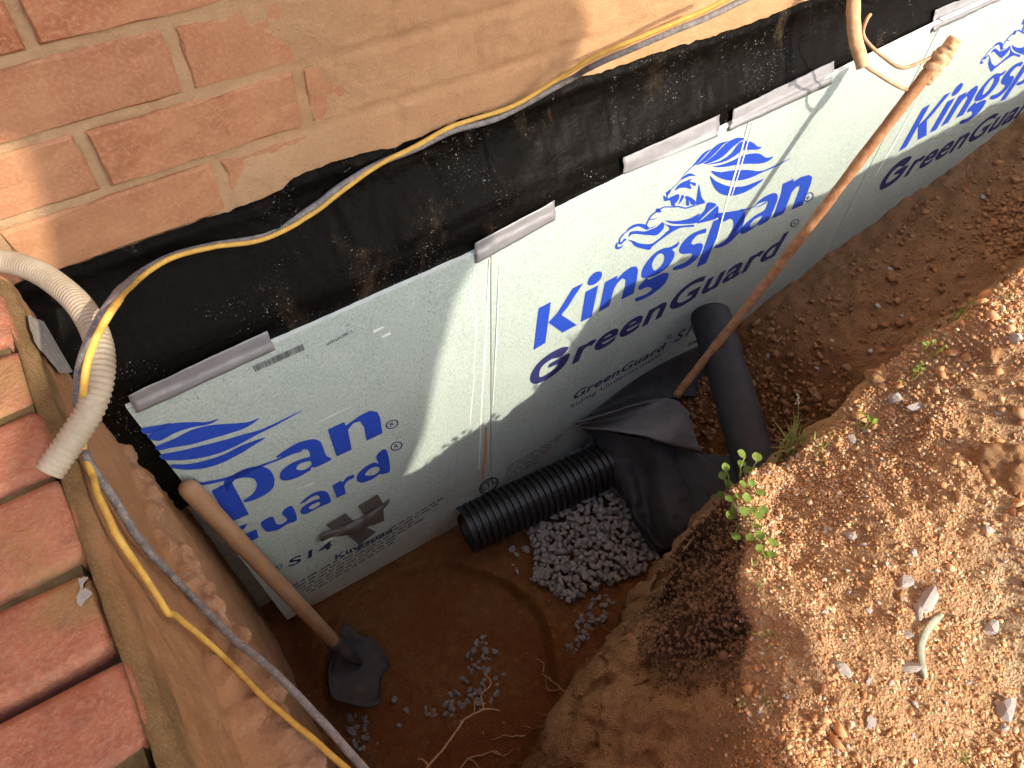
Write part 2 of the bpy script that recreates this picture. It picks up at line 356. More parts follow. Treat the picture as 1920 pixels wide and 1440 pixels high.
def top_z(x, y, dl):
    shade_mound = .12 * (1 - sst(.22, .33, x)) * sst(-.70, -.80, y)  # added soil rise out of frame, blocks sun from the lower board
    near = np.interp(x, [.2, .39, .49, .58, .67, .735, .79, .85, 2], [-.40, -.40, -.45, -.46, -.42, -.36, -.26, -.235, -.235])
    far = np.interp(x, [.2, .35, .55, .75, .95, 2], [-.395, -.40, -.405, -.36, -.29, -.24])
    z = near + (far - near) * sst(.02, .16, dl)
    z = z + (.010 * vnoise(x * 7, y * 7, 8) + .006 * vnoise(x * 19, y * 19, 2)) * sst(0, .03, dl)
    z = z + shade_mound
    return z - .02 * np.exp(-np.clip(dl, 0, 9) / .02)
def terrain(x, y):
    dl = sdist(x, y, LIP); df = sdist(x, y, FOOT)
    wob = .016 * fbm(x * 11, y * 11, 4.0, 3)
    dl = dl + wob; df = df + wob
    zf = floor_z(x, y) + .004 * fbm(x * 16, y * 16, 0.0, 3) - .004 * np.abs(fbm(x * 34, y * 34, 4.0, 4)); zt = top_z(x, y, dl)
    s = np.clip(df / np.maximum(df - dl, 1e-4), 0, 1); s = np.where(df <= 0, 0, np.where(dl >= 0, 1, s))
    sh = .35 * s + .65 * (s ** 1.25)
    z = zf + (zt - zf) * sh
    face = np.clip(4 * s * (1 - s) * 1.4, 0, 1)
    z = z + face * (.030 * (.45 - np.abs(fbm(x * 19, y * 19, 3.3, 5))) + .012 * fbm(x * 62, y * 62, 5.3, 4)) + (1 - face) * np.where(s > .5, 1, .35) * .0050 * fbm(x * 55, y * 55, 7.7, 4)
    loose = sst(.95, 1.15, x) * (s < .5)
    z = z + loose * .011 * fbm(x * 28, y * 28, 5.1, 4)
    return z, s, dl, face
def axis(stops):
    out = []
    for (a, b, h) in stops: out += list(np.arange(a, b, h))
    return np.array(out + [stops[-1][1]])
gx = np.concatenate([-np.geomspace(30, .26, 24), axis([(-.2, 1.05, .0034), (1.05, 1.5, .0055), (1.5, 2.3, .009), (2.3, 4, .05)]), np.geomspace(4.2, 30, 18)])
gy = np.concatenate([-np.geomspace(30, 1.12, 26), axis([(-1.05, -.30, .0034), (-.30, -.02, .0036)]), [.06]])
GX, GY = np.meshgrid(gx, gy, indexing='ij'); GZ, GS, GDL, GF = terrain(GX, GY)
jx = GF * (.013 * fbm(GX * 17, GY * 17, GZ * 17, 4) + .005 * fbm(GX * 60, GY * 60, GZ * 22, 3)); jy = GF * (.013 * fbm(GX * 17, GY * 17, GZ * 17 + 40, 4) + .005 * fbm(GX * 60, GY * 60, GZ * 22 + 9, 3))
# roll-over: the crumbling lip overhangs a little
PX, PY = GX + jx, GY + jy
V = np.stack([PX, PY, GZ], -1).reshape(-1, 3)
nx, ny = len(gx), len(gy)
I = np.arange(nx * ny).reshape(nx, ny)
F = np.stack([I[:-1, :-1], I[1:, :-1], I[1:, 1:], I[:-1, 1:]], -1).reshape(-1, 4)
me = bpy.data.meshes.new('ground')
me.vertices.add(len(V)); me.vertices.foreach_set('co', V.astype(np.float32).ravel())
me.loops.add(F.size); me.loops.foreach_set('vertex_index', F.astype(np.int32).ravel())
me.polygons.add(len(F)); me.polygons.foreach_set('loop_start', np.arange(0, F.size, 4, dtype=np.int32))
me.update(calc_edges=True); me.validate()
me.polygons.foreach_set('use_smooth', np.ones(len(me.polygons), bool))
topm = sst(.75, .98, GS)
sand = topm * sst(-.15, .45, fbm(GX * 3.2 + 1.3, GY * 3.2, 2.0, 3) + 1.5 * sst(-.62, -.86, GY) * sst(.45, .7, GX) - .35)
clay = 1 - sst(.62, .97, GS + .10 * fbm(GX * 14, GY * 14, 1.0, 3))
clay = clay * (1 - .45 * sst(1.0, 1.3, GX)) * (1 - .80 * sst(.04, .22, GS))  # bank face paler than the floor, its extra skylight put into the colour
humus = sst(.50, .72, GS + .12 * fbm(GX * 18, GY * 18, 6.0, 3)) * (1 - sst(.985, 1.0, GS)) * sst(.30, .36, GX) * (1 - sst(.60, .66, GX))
zc = np.stack([np.clip(sand, 0, 1), np.clip(clay, 0, 1), np.clip(humus, 0, 1), np.ones_like(sand)], -1).reshape(-1, 4)
at = me.color_attributes.new('zone', 'FLOAT_COLOR', 'POINT'); at.data.foreach_set('color', zc.astype(np.float32).ravel())
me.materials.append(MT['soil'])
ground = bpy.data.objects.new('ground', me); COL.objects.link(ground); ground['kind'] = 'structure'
def ground_z(x, y): return float(terrain(np.array([[float(x)]]), np.array([[float(y)]]))[0][0, 0])

# ================================================================== HOUSE WALL
house = empty('house_wall', (0, 0, 0))
tag(house, 'orange brick house wall smeared with tan render above a black tarred foundation', 'wall')
PITCH, MOD, JT = .0710, .2132, .0105
mb = MB(); mb.box((-5, .10, -1.45), (6, .30, 2.6)); mb.build('wall_core', MT['concrete'], house)
def brick_mesh(seed, L=MOD - JT, H=PITCH - JT, D=.095):
    r = np.random.default_rng(seed); nu, nv = 9, 5
    V, Fq = [], []
    for (yy, inset) in ((0.0, .0022), (.0035, 0.0)):
        for i in range(nu):
            for j in range(nv):
                edge = i in (0, nu-1) or j in (0, nv-1)
                if yy > 0 and not edge: V.append((0, 0, 0)); continue
                u = -L/2 + inset + (L - 2*inset) * i/(nu-1); w = -H/2 + inset + (H - 2*inset) * j/(nv-1)
                V.append((u + (r.normal(0, .0009) if edge else 0), yy + r.normal(0, .0006) * (yy == 0), w + (r.normal(0, .0008) if edge else 0)))
    Fq = [tuple(reversed(f)) for f in grid_faces(nu, nv)]
    ring = [(i, 0) for i in range(nu)] + [(nu-1, j) for j in range(1, nv)] + [(i, nv-1) for i in range(nu-2, -1, -1)] + [(0, j) for j in range(nv-2, 0, -1)]
    a = [i*nv+j for i, j in ring]; b = [nu*nv + q for q in a]; base = 2*nu*nv
    for (i, j) in ring: V.append((V[nu*nv+i*nv+j][0], D, V[nu*nv+i*nv+j][2]))
    n = len(ring)
    for q in range(n):
        w = (q + 1) % n
        Fq.append((a[q], a[w], b[w], b[q])); Fq.append((b[q], b[w], base+w, base+q))
    used = sorted({q for f in Fq for q in f}); mp = {q: k for k, q in enumerate(used)}
    d = bpy.data.meshes.new('brick'); d.from_pydata([V[q] for q in used], [], [tuple(reversed([mp[q] for q in f])) for f in Fq])
    d.materials.append(MT['wall_brick'])
    bm = bmesh.new(); bm.from_mesh(d); bmesh.ops.recalc_face_normals(bm, faces=bm.faces); bm.to_mesh(d); bm.free(); d.update(); return d
BR = [brick_mesh(s) for s in range(6)]
rest = MB()
for k in range(-4, 33):
    zc_ = PITCH * k + PITCH / 2; off = 0 if k % 2 == 0 else MOD / 2
    for q in range(-23, 28):
        xc = off + MOD * q + MOD / 2
        if -.75 < xc < 1.25 and k <= 4:
            o = mesh('brick', None, None, parent=house, data=random.choice(BR)); o.location = (xc, random.gauss(0, .0008), zc_)
            o.rotation_euler = (0, random.gauss(0, .004), 0)
        else:
            rest.box((xc - MOD/2 + JT/2, 0, zc_ - PITCH/2 + JT/2), (xc + MOD/2 - JT/2, .095, zc_ + PITCH/2 - JT/2))
tag(rest.build('brickwork', MT['wall_brick'], house), kind='stuff')
# tan render: flush in the joints on the left, a thin coat over the bricks further right
def render_t(x, z):
    cov = sst(.10, .30, x + .07 * fbm(x * 9, 0, z * 9, 4) + .10 * sst(-.10, -.22, z))
    fz = np.abs((z / PITCH) - np.round(z / PITCH)) * PITCH
    kk = np.floor(z / PITCH); ox = np.where(kk % 2 == 0, 0, MOD / 2); xx = (x - ox) / MOD
    fx = np.abs(xx - np.round(xx)) * MOD
    joint = np.maximum(1 - sst(.003, .009, fz), 1 - sst(.003, .009, fx))
    t = -.0056 + cov * .0089 + .0012 * fbm(x * 34, 0, z * 34, 4) + .0006 * fbm(x * 130, 0, z * 130, 3)
    return t + joint * (.0016 * (1 - cov) - .0018 * cov * (1 - sst(.45, .9, x)))
rx = axis([(-1.0, -.30, .03), (-.30, .75, .0035), (.75, 1.3, .008), (1.3, 4, .1)]); rz = axis([(-.30, .02, .0035), (.02, .35, .012), (.35, 2.4, .15)])
RX, RZ = np.meshgrid(rx, rz, indexing='ij')
V = np.stack([RX, -render_t(RX, RZ), RZ], -1).reshape(-1, 3)
mesh('render_coat', V, [tuple(f) for f in grid_faces(len(rx), len(rz))], MT['parge'], house, True)
# black tar on the foundation, ragged upper edge
def tar_top(x):
    return np.interp(x, [-3, -.10, -.05, .025, .147, .165, .18, .243, .311, .394, .482, .585, .70, .78, .906, 1.02, 3],
                     [-.212, -.207, -.207, -.209, -.206, -.203, -.192, -.188, -.198, -.191, -.199, -.191, -.194, -.196, -.198, -.193, -.195]) \
        + .0018 * fbm(x * 70, 0, 0, 4)
tx = axis([(-.20, 1.2, .0032), (1.2, 2.6, .012), (2.6, 5, .3)]); tv = np.concatenate([np.linspace(0, .10, 12), np.linspace(.12, 1, 46)])
TX, TVv = np.meshgrid(tx, tv, indexing='ij'); TT = tar_top(TX); TZ = TT + (-.60 - TT) * TVv
thick = render_t(TX, TZ) * (TZ > -.30) + .0005
body = .0048 + .0006 * fbm(TX * 26, 0, TZ * 40, 4) + .0005 * np.clip(fbm(TX * 120, 0, TZ * 120, 3), 0, 2)
TYv = -(np.maximum(thick, 0.0006) + body * sst(0, .012, TVv * .42)) - (.0640 - .016 * TX) * sst(-.215, -.335, TZ)
mesh('tar_coating', np.stack([TX, TYv, TZ], -1).reshape(-1, 3), grid_faces(len(tx), len(tv)), MT['tar'], house, True)
mb = MB(); mb.box((-5, .012, -1.45), (6, .098, -.302)); mb.build('foundation', MT['concrete'], house)

# ================================================================== BRICK PORCH
porch = empty('brick_porch', (-.125, -.5, -1.2))
tag(porch, 'brick porch edge with open mossy joints and a clay smeared side beside the pit', 'porch')
PT = -.18
def porch_brick_mesh(seed, L=.205, Wd=.066, H=.095):
    r = np.random.default_rng(seed); bm = bmesh.new(); bmesh.ops.create_cube(bm, size=1)
    bmesh.ops.scale(bm, vec=(L, Wd, H), verts=bm.verts)
    bmesh.ops.bevel(bm, geom=bm.edges[:] , offset=.008, segments=2, affect='EDGES', profile=.6)
    bmesh.ops.subdivide_edges(bm, edges=[e for e in bm.edges if e.calc_length() > .03], cuts=4, use_grid_fill=True)
    for v in bm.verts:
        n = fbm(v.co.x * 30 + seed * 7, v.co.y * 30, v.co.z * 30, 4)
        v.co += Vector((float(n), float(fbm(v.co.x*30+9, v.co.y*30+seed*5, v.co.z*30, 3)), float(fbm(v.co.x*24, v.co.y*24+3+seed, v.co.z*24, 3)))) * .0022
    d = bpy.data.meshes.new('brick'); bm.to_mesh(d); bm.free(); d.materials.append(MT['porch_brick'])
    d.polygons.foreach_set('use_smooth', [True] * len(d.polygons)); return d
PB = [porch_brick_mesh(s) for s in range(5)]
JY = [.0, -.03, -.11, -.19, -.268, -.355, -.432, -.505, -.582, -.66, -.738, -.816, -.894, -.972, -1.05, -1.128, -1.206, -1.284, -1.362, -1.44]
PLc = ROOTLOC(porch); JOINTW = {8: .016}
for row, xe in ((0, -.1265), (1, -.345)):
    for i in range(len(JY) - 1):
        y0, y1 = JY[i], JY[i+1]
        if y0 - y1 < .05: continue
        w = (y0 - y1) - .0095
        o = mesh('brick', None, None, parent=porch, data=random.choice(PB))
        o.location = Vector((xe - .1025 + random.gauss(0, .0022), (y0 + y1) / 2, PT - .0475 + random.gauss(0, .0012))) - Vector(PLc)
        o.scale = (1, w / .066, 1); o.rotation_euler = (random.gauss(0, .012), random.gauss(0, .006), random.gauss(0, .012))
mb = MB(); mb.box((-1.9, -1.50, -1.4), (-.350, -.004, -.200)); mb.box((-.350, -1.48, -1.4), (-.150, -.004, -.205)); mb.build('mortar_bed', MT['mossy_mortar'], porch)
mb = MB()                                                   # mortar left in some joints, worn low
for i in range(2, len(JY) - 1):
    dep = [.004, .006, .007, .005, .006, .009][i % 6] if i != 6 else .024
    mb.box((-.335, JY[i] - .0085, -.24), (-.131 - .002 * (i % 3), JY[i] + .0085, PT - dep))
mb.build('joint_mortar', MT['mossy_mortar'], porch)
# clay-smeared side with a broken ledge of poured mortar
sy = axis([(-1.5, -.62, .03), (-.62, -.004, .004)]); sz = axis([(-1.35, -.62, .012), (-.62, -.452, .004), (-.452, -.382, .0009), (-.382, -.18, .0035)])
SY, SZ = np.meshgrid(sy, sz, indexing='ij')
edge_z = -.4175 - .03 * (SY + .35) + .004 * fbm(SY * 20, 0, 2.0, 4)
out = np.interp(-SY, [0, .12, .20, .26, .30, .35, .40, .43, .46, .51, .6, 1.5], [.006, .010, .016, .022, .034, .038, .046, .058, .050, .056, .06, .05]) + .0050 * fbm(SY * 30, 0, 5.0, 4)
up = (SZ - edge_z)                                           # >0 above the broken edge
slope = np.where(up > 0, np.clip(1 - up / .014, 0, 1) ** .9, 1 - sst(0, .030, -up) * .8)
SX = -.1180 + out * slope + np.where(up > 0, .0, .006 * sst(.0, .1, -up))
SX = SX + .0010 * fbm(SY * 9, SZ * 9, 1.0, 3) + .0009 * fbm(SY * 95, SZ * 95, 8.0, 3) * sst(.0, .05, PT - SZ) + .003 * (SZ + .3) * 0 + .0050 * fbm(SY * 62, SZ * 62, 3.0, 4) * np.clip(slope * 2.2, .08, 1)
SX = SX 
SX = SX - .010 * sst(-.205, -.183, SZ)
SZ2 = SZ + .0055 * fbm(SX * 70, SY * 70, 4.0, 4) * np.clip(slope * 1.5, 0, 1) * (up > -.012)
V = np.stack([SX, SY, SZ2], -1).reshape(-1, 3) - PLc
o = mesh('clay_side', V, grid_faces(len(sy), len(sz)), MT['clay_render'], porch, True)
moss = .8 * sst(-.235, -.198, SZ + .02 * fbm(SY * 12, SZ * 30, 2.0, 3)); rough_ = np.clip(slope * 1.6, 0, 1) * (up > -.02)
pale = np.exp(-((up + .004) / .006) ** 2) * sst(-.1, .3, fbm(SY * 20, SZ * 20, 9.0, 3)) * sst(-.24, -.28, SY)
zc = np.stack([moss, rough_, np.clip(pale, 0, 1), np.ones_like(moss)], -1).reshape(-1, 4)
at = o.data.color_attributes.new('zone', 'FLOAT_COLOR', 'POINT'); at.data.foreach_set('color', zc.astype(np.float32).ravel())
# bare grey mortar patch in the corner
def patch(name, px, mat, parent, fn, noise=.002, n=18):
    """flat blotch: outline given in photo pixels put on the surface fn(x,y) -> point"""
    P = [fn(*q) for q in px]; c = np.mean(P, 0); V = [c]; N = 5
    ring = spline(np.vstack([P, P[:1]]), n * 3)[:-1]
    for k in range(1, N + 1):
        for p in ring: V.append(c + (p - c) * (k / N) * (1 + (RNG.normal(0, .03) if k == N else 0)))
    m_ = len(ring); Fx = [(0, 1 + i, 1 + (i + 1) % m_) for i in range(m_)]
    for k in range(N - 1):
        for i in range(m_): a = 1 + k*m_ + i; b = 1 + k*m_ + (i+1) % m_; Fx.append((a, a + m_, b + m_, b))
    return mesh(name, np.array(V) - ROOTLOC(parent), Fx, mat, parent, True)
patch('mortar_smear', [(52, 592), (75, 600), (95, 612), (112, 640), (142, 662), (146, 688), (118, 700), (92, 676), (66, 642)], MT['grey_mortar'], porch, lambda x, y: onX(x, y, -.1145))
patch('mortar_splash', [(146, 1085), (166, 1082), (156, 1098), (172, 1112), (158, 1128), (150, 1138), (143, 1120), (150, 1104)], MT['grey_mortar'], porch, lambda x, y: onZ(x, y, PT + .0035))

# ================================================================== INSULATION BOARDS
BO = np.array([0., -.078, -.4]); BU = np.array([.99960, .01600, .02300]); BU /= np.linalg.norm(BU)
BN = np.array([.0160, -.99986, .0050]); BN -= BU * (BN @ BU); BN /= np.linalg.norm(BN); BV = np.cross(BN, BU); BV *= np.sign(BV[2])
def b_uv(x, y):
    r = ray(x, y); P = CAM + r * (((BO - CAM) @ BN) / (r @ BN)) - BO
    return np.array([P @ BU, P @ BV])
def b_pt(u, v, off=0.0): return BO + BU * u + BV * v + BN * off
def onB(x, y, off=0.0): r = ray(x, y); return CAM + r * (((BO + BN * off - CAM) @ BN) / (r @ BN))
def board(cor, label, thick=.009):
    """cor: BL, BR, TR, TL in board coordinates"""
    cor = [np.array(c, float) for c in cor]
    root = empty('insulation_board', b_pt(*((cor[0] + cor[1]) / 2)))
    tag(root, label, 'insulation board', 'insulation boards fixed along the foundation')
    nu, nv = 40, 20; V = []; ins = .0018
    def P(s, t, inset=0): return (cor[0] * (1-s) + cor[1] * s) * (1-t) + (cor[3] * (1-s) + cor[2] * s) * t
    for i in range(nu):
        for j in range(nv):
            s, t_ = i/(nu-1), j/(nv-1); q = P(s, t_); e = i in (0, nu-1) or j in (0, nv-1)
            wob = .0007 * float(vnoise(q[0]*60, q[1]*60, 1)) if e else 0
            V.append(b_pt(q[0] + wob, q[1] + wob, -.0012 if e else 0.0))
    Fq = grid_faces(nu, nv)
    face = mesh('facer', np.array(V) - ROOTLOC(root), Fq, MT['board_facer'], root, False)
    ring = [(i, 0) for i in range(nu)] + [(nu-1, j) for j in range(1, nv)] + [(i, nv-1) for i in range(nu-2, -1, -1)] + [(0, j) for j in range(nv-2, 0, -1)]
    A = [V[i*nv+j] for i, j in ring]; Bk = [p - BN * thick for p in A]; n = len(A)
    mesh('foam_core', np.array(A + Bk) - ROOTLOC(root), [(i, i+n, (i+1) % n + n, (i+1) % n) for i in range(n)] + [tuple(range(n, 2*n))], MT['foam_edge'], root)
    return root
B1 = board([(-.086, -.702), (.3975, -.7525), (.4055, .038), (-.0875, .0475)], 'insulation board butted against the porch, its blue print cut off to the letters pan')
B2 = board([(.4005, -.7525), (1.384, -.752), (1.384, .0775), (.4085, .044)], 'insulation board with the whole blue leaping lion above the complete lettering')
B3 = board([(1.3875, -.75), (2.6, -.75), (2.6, .09), (1.3875, .0785)], 'insulation board where the trench soil is banked up, print partly out of sight')

def dens(P, n=6):
    """closed smooth outline through pixel points"""
    P = np.asarray(P, float); Q = np.vstack([P[-1:], P, P[:2]]); out = []
    for i in range(1, len(Q) - 2):
        a, b, c, d = Q[i-1], Q[i], Q[i+1], Q[i+2]
        # keep real corners sharp
        for t in np.linspace(0, 1, n, endpoint=False):
            m0, m1 = (c - a) * .5, (d - b) * .5
            L = np.linalg.norm(c - b); m0 *= min(1, L / (np.linalg.norm(m0) + 1e-9)); m1 *= min(1, L / (np.linalg.norm(m1) + 1e-9))
            h = (2*t**3-3*t**2+1)*b + (t**3-2*t**2+t)*m0 + (-2*t**3+3*t**2)*c + (t**3-t**2)*m1
            out.append(h)
    return np.array(out)
class Print:
    """flat ink areas in board coordinates"""
    def __init__(s): s.polys = []          # list of [outer, holes...] in uv
    def px(s, o, sc, pts, holes=(), smooth=True):
        f = (lambda P: dens(P)) if smooth else (lambda P: np.asarray(P, float))
        g = lambda P: np.array([b_uv(o[0] + x / sc, o[1] + y / sc) for x, y in f(P)])
        s.polys.append([g(pts)] + [g(h) for h in holes])
    def stroke(s, o, sc, pts, w):
        P = spline(np.array(pts, float), max(8, 6 * len(pts))); T = np.gradient(P, axis=0); T /= np.linalg.norm(T, axis=1)[:, None]
        N = np.stack([-T[:, 1], T[:, 0]], 1); ww = np.interp(np.linspace(0, 1, len(P)), np.linspace(0, 1, len(w)), w)[:, None] / 2
        s.px(o, sc, np.vstack([P + N * ww, (P - N * ww)[::-1]]), smooth=False)
    def text(s, txt, p0, p1, ptop, bold=.02, slant=0.0, box=None):
        """p0 baseline start, p1 baseline end, ptop a pixel at cap height"""
        V, Fx = text_geo(txt, bold)
        a, b, c = b_uv(*p0), b_uv(*p1), b_uv(*ptop); d = b - a; L = np.linalg.norm(d); d = d / L; n = np.array([-d[1], d[0]]); h = (c - a) @ n
        w = V[:, 0].max() - V[:, 0].min(); x = (V[:, 0] - V[:, 0].min()) / w; y = V[:, 1] / .70
        s.raw.append((np.array([a + d * (xi * L + slant * yi * h) + n * (yi * h) for xi, yi in zip(x, y)]), Fx))
    raw = None
    def shift(s, du, dv, umax=None):
        q = Print(); q.raw = [(V + (du, dv), Fx) for V, Fx in (s.raw or [])]; q.polys = [[P + (du, dv) for P in poly] for poly in s.polys]; return q
    def build(s, name, mat, parent, off=.0007):
        V, Fx = [], []
        for poly in s.polys:
            tri = geometry.tessellate_polygon([[Vector((p[0], p[1], 0)) for p in ring] for ring in poly]); base = len(V)
            for ring in poly: V += [b_pt(p[0], p[1], off) for p in ring]
            Fx += [tuple(base + q for q in f) for f in tri]
        for P, F0 in (s.raw or []):
            base = len(V); V += [b_pt(p[0], p[1], off) for p in P]; Fx += [tuple(base + q for q in f) for f in F0]
        me = mesh(name, np.array(V) - ROOTLOC(parent), Fx, mat, parent)
        bm = bmesh.new(); bm.from_mesh(me.data)
        for f in bm.faces:
            if f.normal.dot(Vector(BN)) < 0: f.normal_flip()
        bm.to_mesh(me.data); bm.free(); return me
_tc = {}
def text_geo(txt, bold):
    if (txt, bold) in _tc: return _tc[(txt, bold)]
    cu = bpy.data.curves.new('t', 'FONT'); cu.body = txt; cu.offset = bold; cu.space_character = 1.06; cu.resolution_u = 6
    o = bpy.data.objects.new('t', cu); COL.objects.link(o); dg = bpy.context.evaluated_depsgraph_get(); dg.update()
    me = o.evaluated_get(dg).to_mesh(); V = np.array([v.co[:2] for v in me.vertices]); Fx = [tuple(p.vertices) for p in me.polygons]
    o.evaluated_get(dg).to_mesh_clear(); bpy.data.objects.remove(o); bpy.data.curves.remove(cu)
    _tc[(txt, bold)] = (V, Fx); return V, Fx
def ring_px(cx, cy, rx, ry, ang, n=26):
    a = np.linspace(0, 2*math.pi, n, endpoint=False); c, s_ = math.cos(ang), math.sin(ang)
    return [(cx + rx*math.cos(q)*c - ry*math.sin(q)*s_, cy + rx*math.cos(q)*s_ + ry*math.sin(q)*c) for q in a]
def micro(pr, p0, u_len, rows, dv, h, seed, taper=.0, indent=.0):
    """rows of print too small to read"""
    r = np.random.default_rng(seed); a = b_uv(*p0)
    for k in range(rows):
        u = a[0] + indent * k; end = a[0] + u_len - taper * k - r.uniform(0, .03)
        while u < end:
            w = r.uniform(.006, .022); x = u
            while x < u + w:
                lw = r.uniform(.0014, .0034); hh = h * r.uniform(.55, 1.0); y = a[1] - dv * k
                pr.polys.append([np.array([(x, y), (x + lw, y), (x + lw, y + hh), (x, y + hh)])]); x += lw + .0009
            u = x + .0045

# --- second board: lion, Kingspan, GreenGuard (traced)
lion = Print(); lion.raw = []; E_, es = (1140, 250), 6.2615; A_, as_ = (1130, 240), 4.8
for P in ([(985,390),(1040,320),(1090,260),(1140,215),(1210,182),(1165,225),(1110,285),(1050,345)],
          [(1030,370),(1090,320),(1170,240),(1240,165),(1310,115),(1410,90),(1350,130),(1270,215),(1190,290),(1110,345)],
          [(845,548),(890,505),(940,470),(985,472),(1025,495),(960,500),(900,525)],
          [(780,670),(830,600),(890,565),(985,530),(960,565),(1025,580),(1020,615),(960,590),(975,650),(910,635),(840,640)],
          [(690,685),(740,660),(720,700),(700,730),(705,760),(740,770),(690,790),(660,790),(648,735),(665,730),(680,760),(685,720),(675,705)],
          [(715,760),(770,730),(820,710),(835,745),(815,790),(780,830),(790,850),(760,850),(740,840),(735,800)],
          [(865,725),(890,730),(870,780),(825,830),(840,790)],
          [(905,735),(960,745),(1005,775),(1030,810),(1010,838),(975,830),(945,780),(950,840),(915,840),(918,790)],
          [(1065,600),(1080,660),(1100,750),(1135,805),(1090,820),(1035,830),(1045,720)],
          [(560,890),(600,878),(622,920),(570,925)],
          [(675,1020),(740,1028),(840,1022),(960,995),(1080,935),(1050,985),(1130,900),(1170,810),(1270,835),(1180,915),(1110,985),(1030,1050),(920,1062),(800,1062),(720,1050)],
          [(1290,850),(1278,985),(1200,1020),(1040,1055),(1120,995),(1200,925)],
          [(450,1075),(400,1060),(340,1060),(280,1080),(230,1120),(210,1165),(250,1130),(310,1100),(360,1090),(410,1110),(450,1130),(480,1115)],
          [(240,1215),(255,1160),(320,1142),(430,1148),(500,1125),(570,1095),(640,1040),(655,1100),(610,1160),(560,1195),(440,1190),(330,1178),(275,1185)],
          [(222,1242),(290,1258),(370,1288),(500,1295),(590,1240),(680,1160),(720,1110),(640,1050),(690,1068),(760,1083),(860,1082),(1000,1070),(1010,1092),(850,1108),(760,1150),(650,1225),(520,1325),(485,1365),(380,1345),(310,1318),(270,1270)],
          [(215,1150),(170,1180),(130,1235),(120,1290),(150,1300),(190,1265),(215,1240),(190,1235),(160,1270),(140,1265),(155,1220)],
          [(110,1275),(85,1310),(82,1345),(110,1358),(150,1345),(180,1305),(150,1325),(110,1330)]):
    lion.px(E_, es, P)
for P, w in (([(845,550),(885,495),(930,440),(990,385)], [4, 8]), ([(850,550),(800,600),(740,650),(690,690)], [5, 9]),
             ([(1140,812),(1060,832),(960,862),(900,875),(830,858),(740,862),(660,862),(600,895),(520,950),(480,1000),(455,1055),(445,1085)], [6, 14, 16, 14, 16, 14]),
             ([(480,1010),(530,1005),(575,990)], [14, 5]), ([(448,1085),(480,1110),(520,1100),(560,1080)], [12, 10, 6])):
    lion.stroke(E_, es, P, w)
for P in ([(905,322),(1000,245),(1080,165),(1150,110),(1220,85),(1285,95),(1240,115),(1170,170),(1080,255),(990,302)],
          [(935,328),(1060,290),(1150,230),(1230,130),(1290,115),(1350,130),(1395,165),(1430,170),(1400,190),(1330,195),(1260,200),(1180,255),(1080,305)],
          [(990,345),(1080,325),(1180,285),(1260,245),(1340,228),(1410,230),(1470,265),(1535,255),(1480,300),(1400,320),(1300,320),(1200,330),(1080,350)],
          [(975,385),(1060,395),(1180,378),(1300,375),(1420,385),(1550,335),(1700,265),(1560,345),(1440,395),(1330,445),(1220,470),(1110,465),(1020,430)],
          [(965,430),(1010,470),(1080,505),(1160,525),(1250,525),(1350,495),(1450,455),(1380,515),(1280,575),(1180,605),(1110,605),(1040,575),(990,510)]):
    lion.px(A_, as_, P)
name = Print(); name.raw = []; K_, ks = (980, 420), 4.5; Sp, ss = (1240, 360), 6.0
name.px(K_, ks, [(133,710),(237,655),(190,1000),(90,1062)], smooth=False)
name.px(K_, ks, [(215,830),(290,750),(350,655),(420,540),(510,497),(440,600),(385,690),(325,765),(455,850),(335,915)], smooth=False)
name.px(K_, ks, [(530,570),(637,515),(580,780),(487,825)], smooth=False)
name.px(K_, ks, [(546,495),(565,448),(610,405),(655,400),(668,430),(640,480),(590,512),(556,514)])
name.px(K_, ks, [(693,490),(800,432),(790,468),(850,405),(915,360),(955,355),(972,385),(965,450),(935,585),(830,635),(862,520),(868,470),(840,455),(795,500),(770,545),(728,690),(640,742),(668,610)], smooth=False)
name.px(K_, ks, [(1000,430),(1010,380),(1060,300),(1120,240),(1180,205),(1250,190),(1320,150),(1300,190),(1262,212),(1280,240),(1270,290),(1220,360),(1140,420),(1060,450),(1010,452)],
        [[(1095,370),(1090,340),(1110,290),(1150,250),(1180,250),(1195,280),(1180,330),(1140,375),(1110,390)]])
name.px(K_, ks, [(1050,455),(1060,470),(1120,440),(1180,415),(1225,412),(1225,450),(1190,510),(1120,570),(1040,620),(955,652),(950,625),(1040,590),(1090,545),(1050,530),(985,555),(975,530),(1010,490)])
name.px(Sp, ss, [(500,410),(440,425),(340,470),(260,540),(205,620),(200,670),(235,695),(300,690),(345,695),(330,735),(260,790),(135,845),(132,875),(240,855),(340,800),(420,720),(460,630),(462,585),(420,572),(360,590),(335,575),(350,540),(410,480),(495,455)])
name.px(Sp, ss, [(585,325),(710,270),(640,460),(500,800),(395,845),(480,620)], smooth=False)
name.px(Sp, ss, [(600,285),(620,240),(760,220),(890,200),(930,205),(940,240),(930,330),(880,440),(790,545),(690,610),(595,630),(610,600),(690,565),(760,490),(805,390),(805,320),(770,300),(700,330),(650,330),(640,290)])
name.stroke(Sp, ss, [(890,205),(980,185),(1040,165),(1110,155),(1180,110)], [26, 12, 8, 10, 14])
name.px(Sp, ss, [(1040,160),(1100,95),(1180,40),(1260,10),(1300,20),(1305,70),(1280,150),(1240,240),(1200,320),(1085,380),(1095,350),(1010,420),(920,468),(888,455),(905,400),(970,330),(1060,260),(1160,200),(1185,150),(1195,105),(1150,108),(1090,130)],
        [[(1005,395),(1000,360),(1050,305),(1130,265),(1115,300),(1070,360)]])
name.px(A_, as_, [(1620,500),(1720,455),(1715,482),(1780,440),(1855,420),(1885,440),(1875,490),(1800,690),(1700,735),(1770,545),(1772,515),(1735,535),(1700,580),(1625,770),(1530,810),(1600,600)], smooth=False)
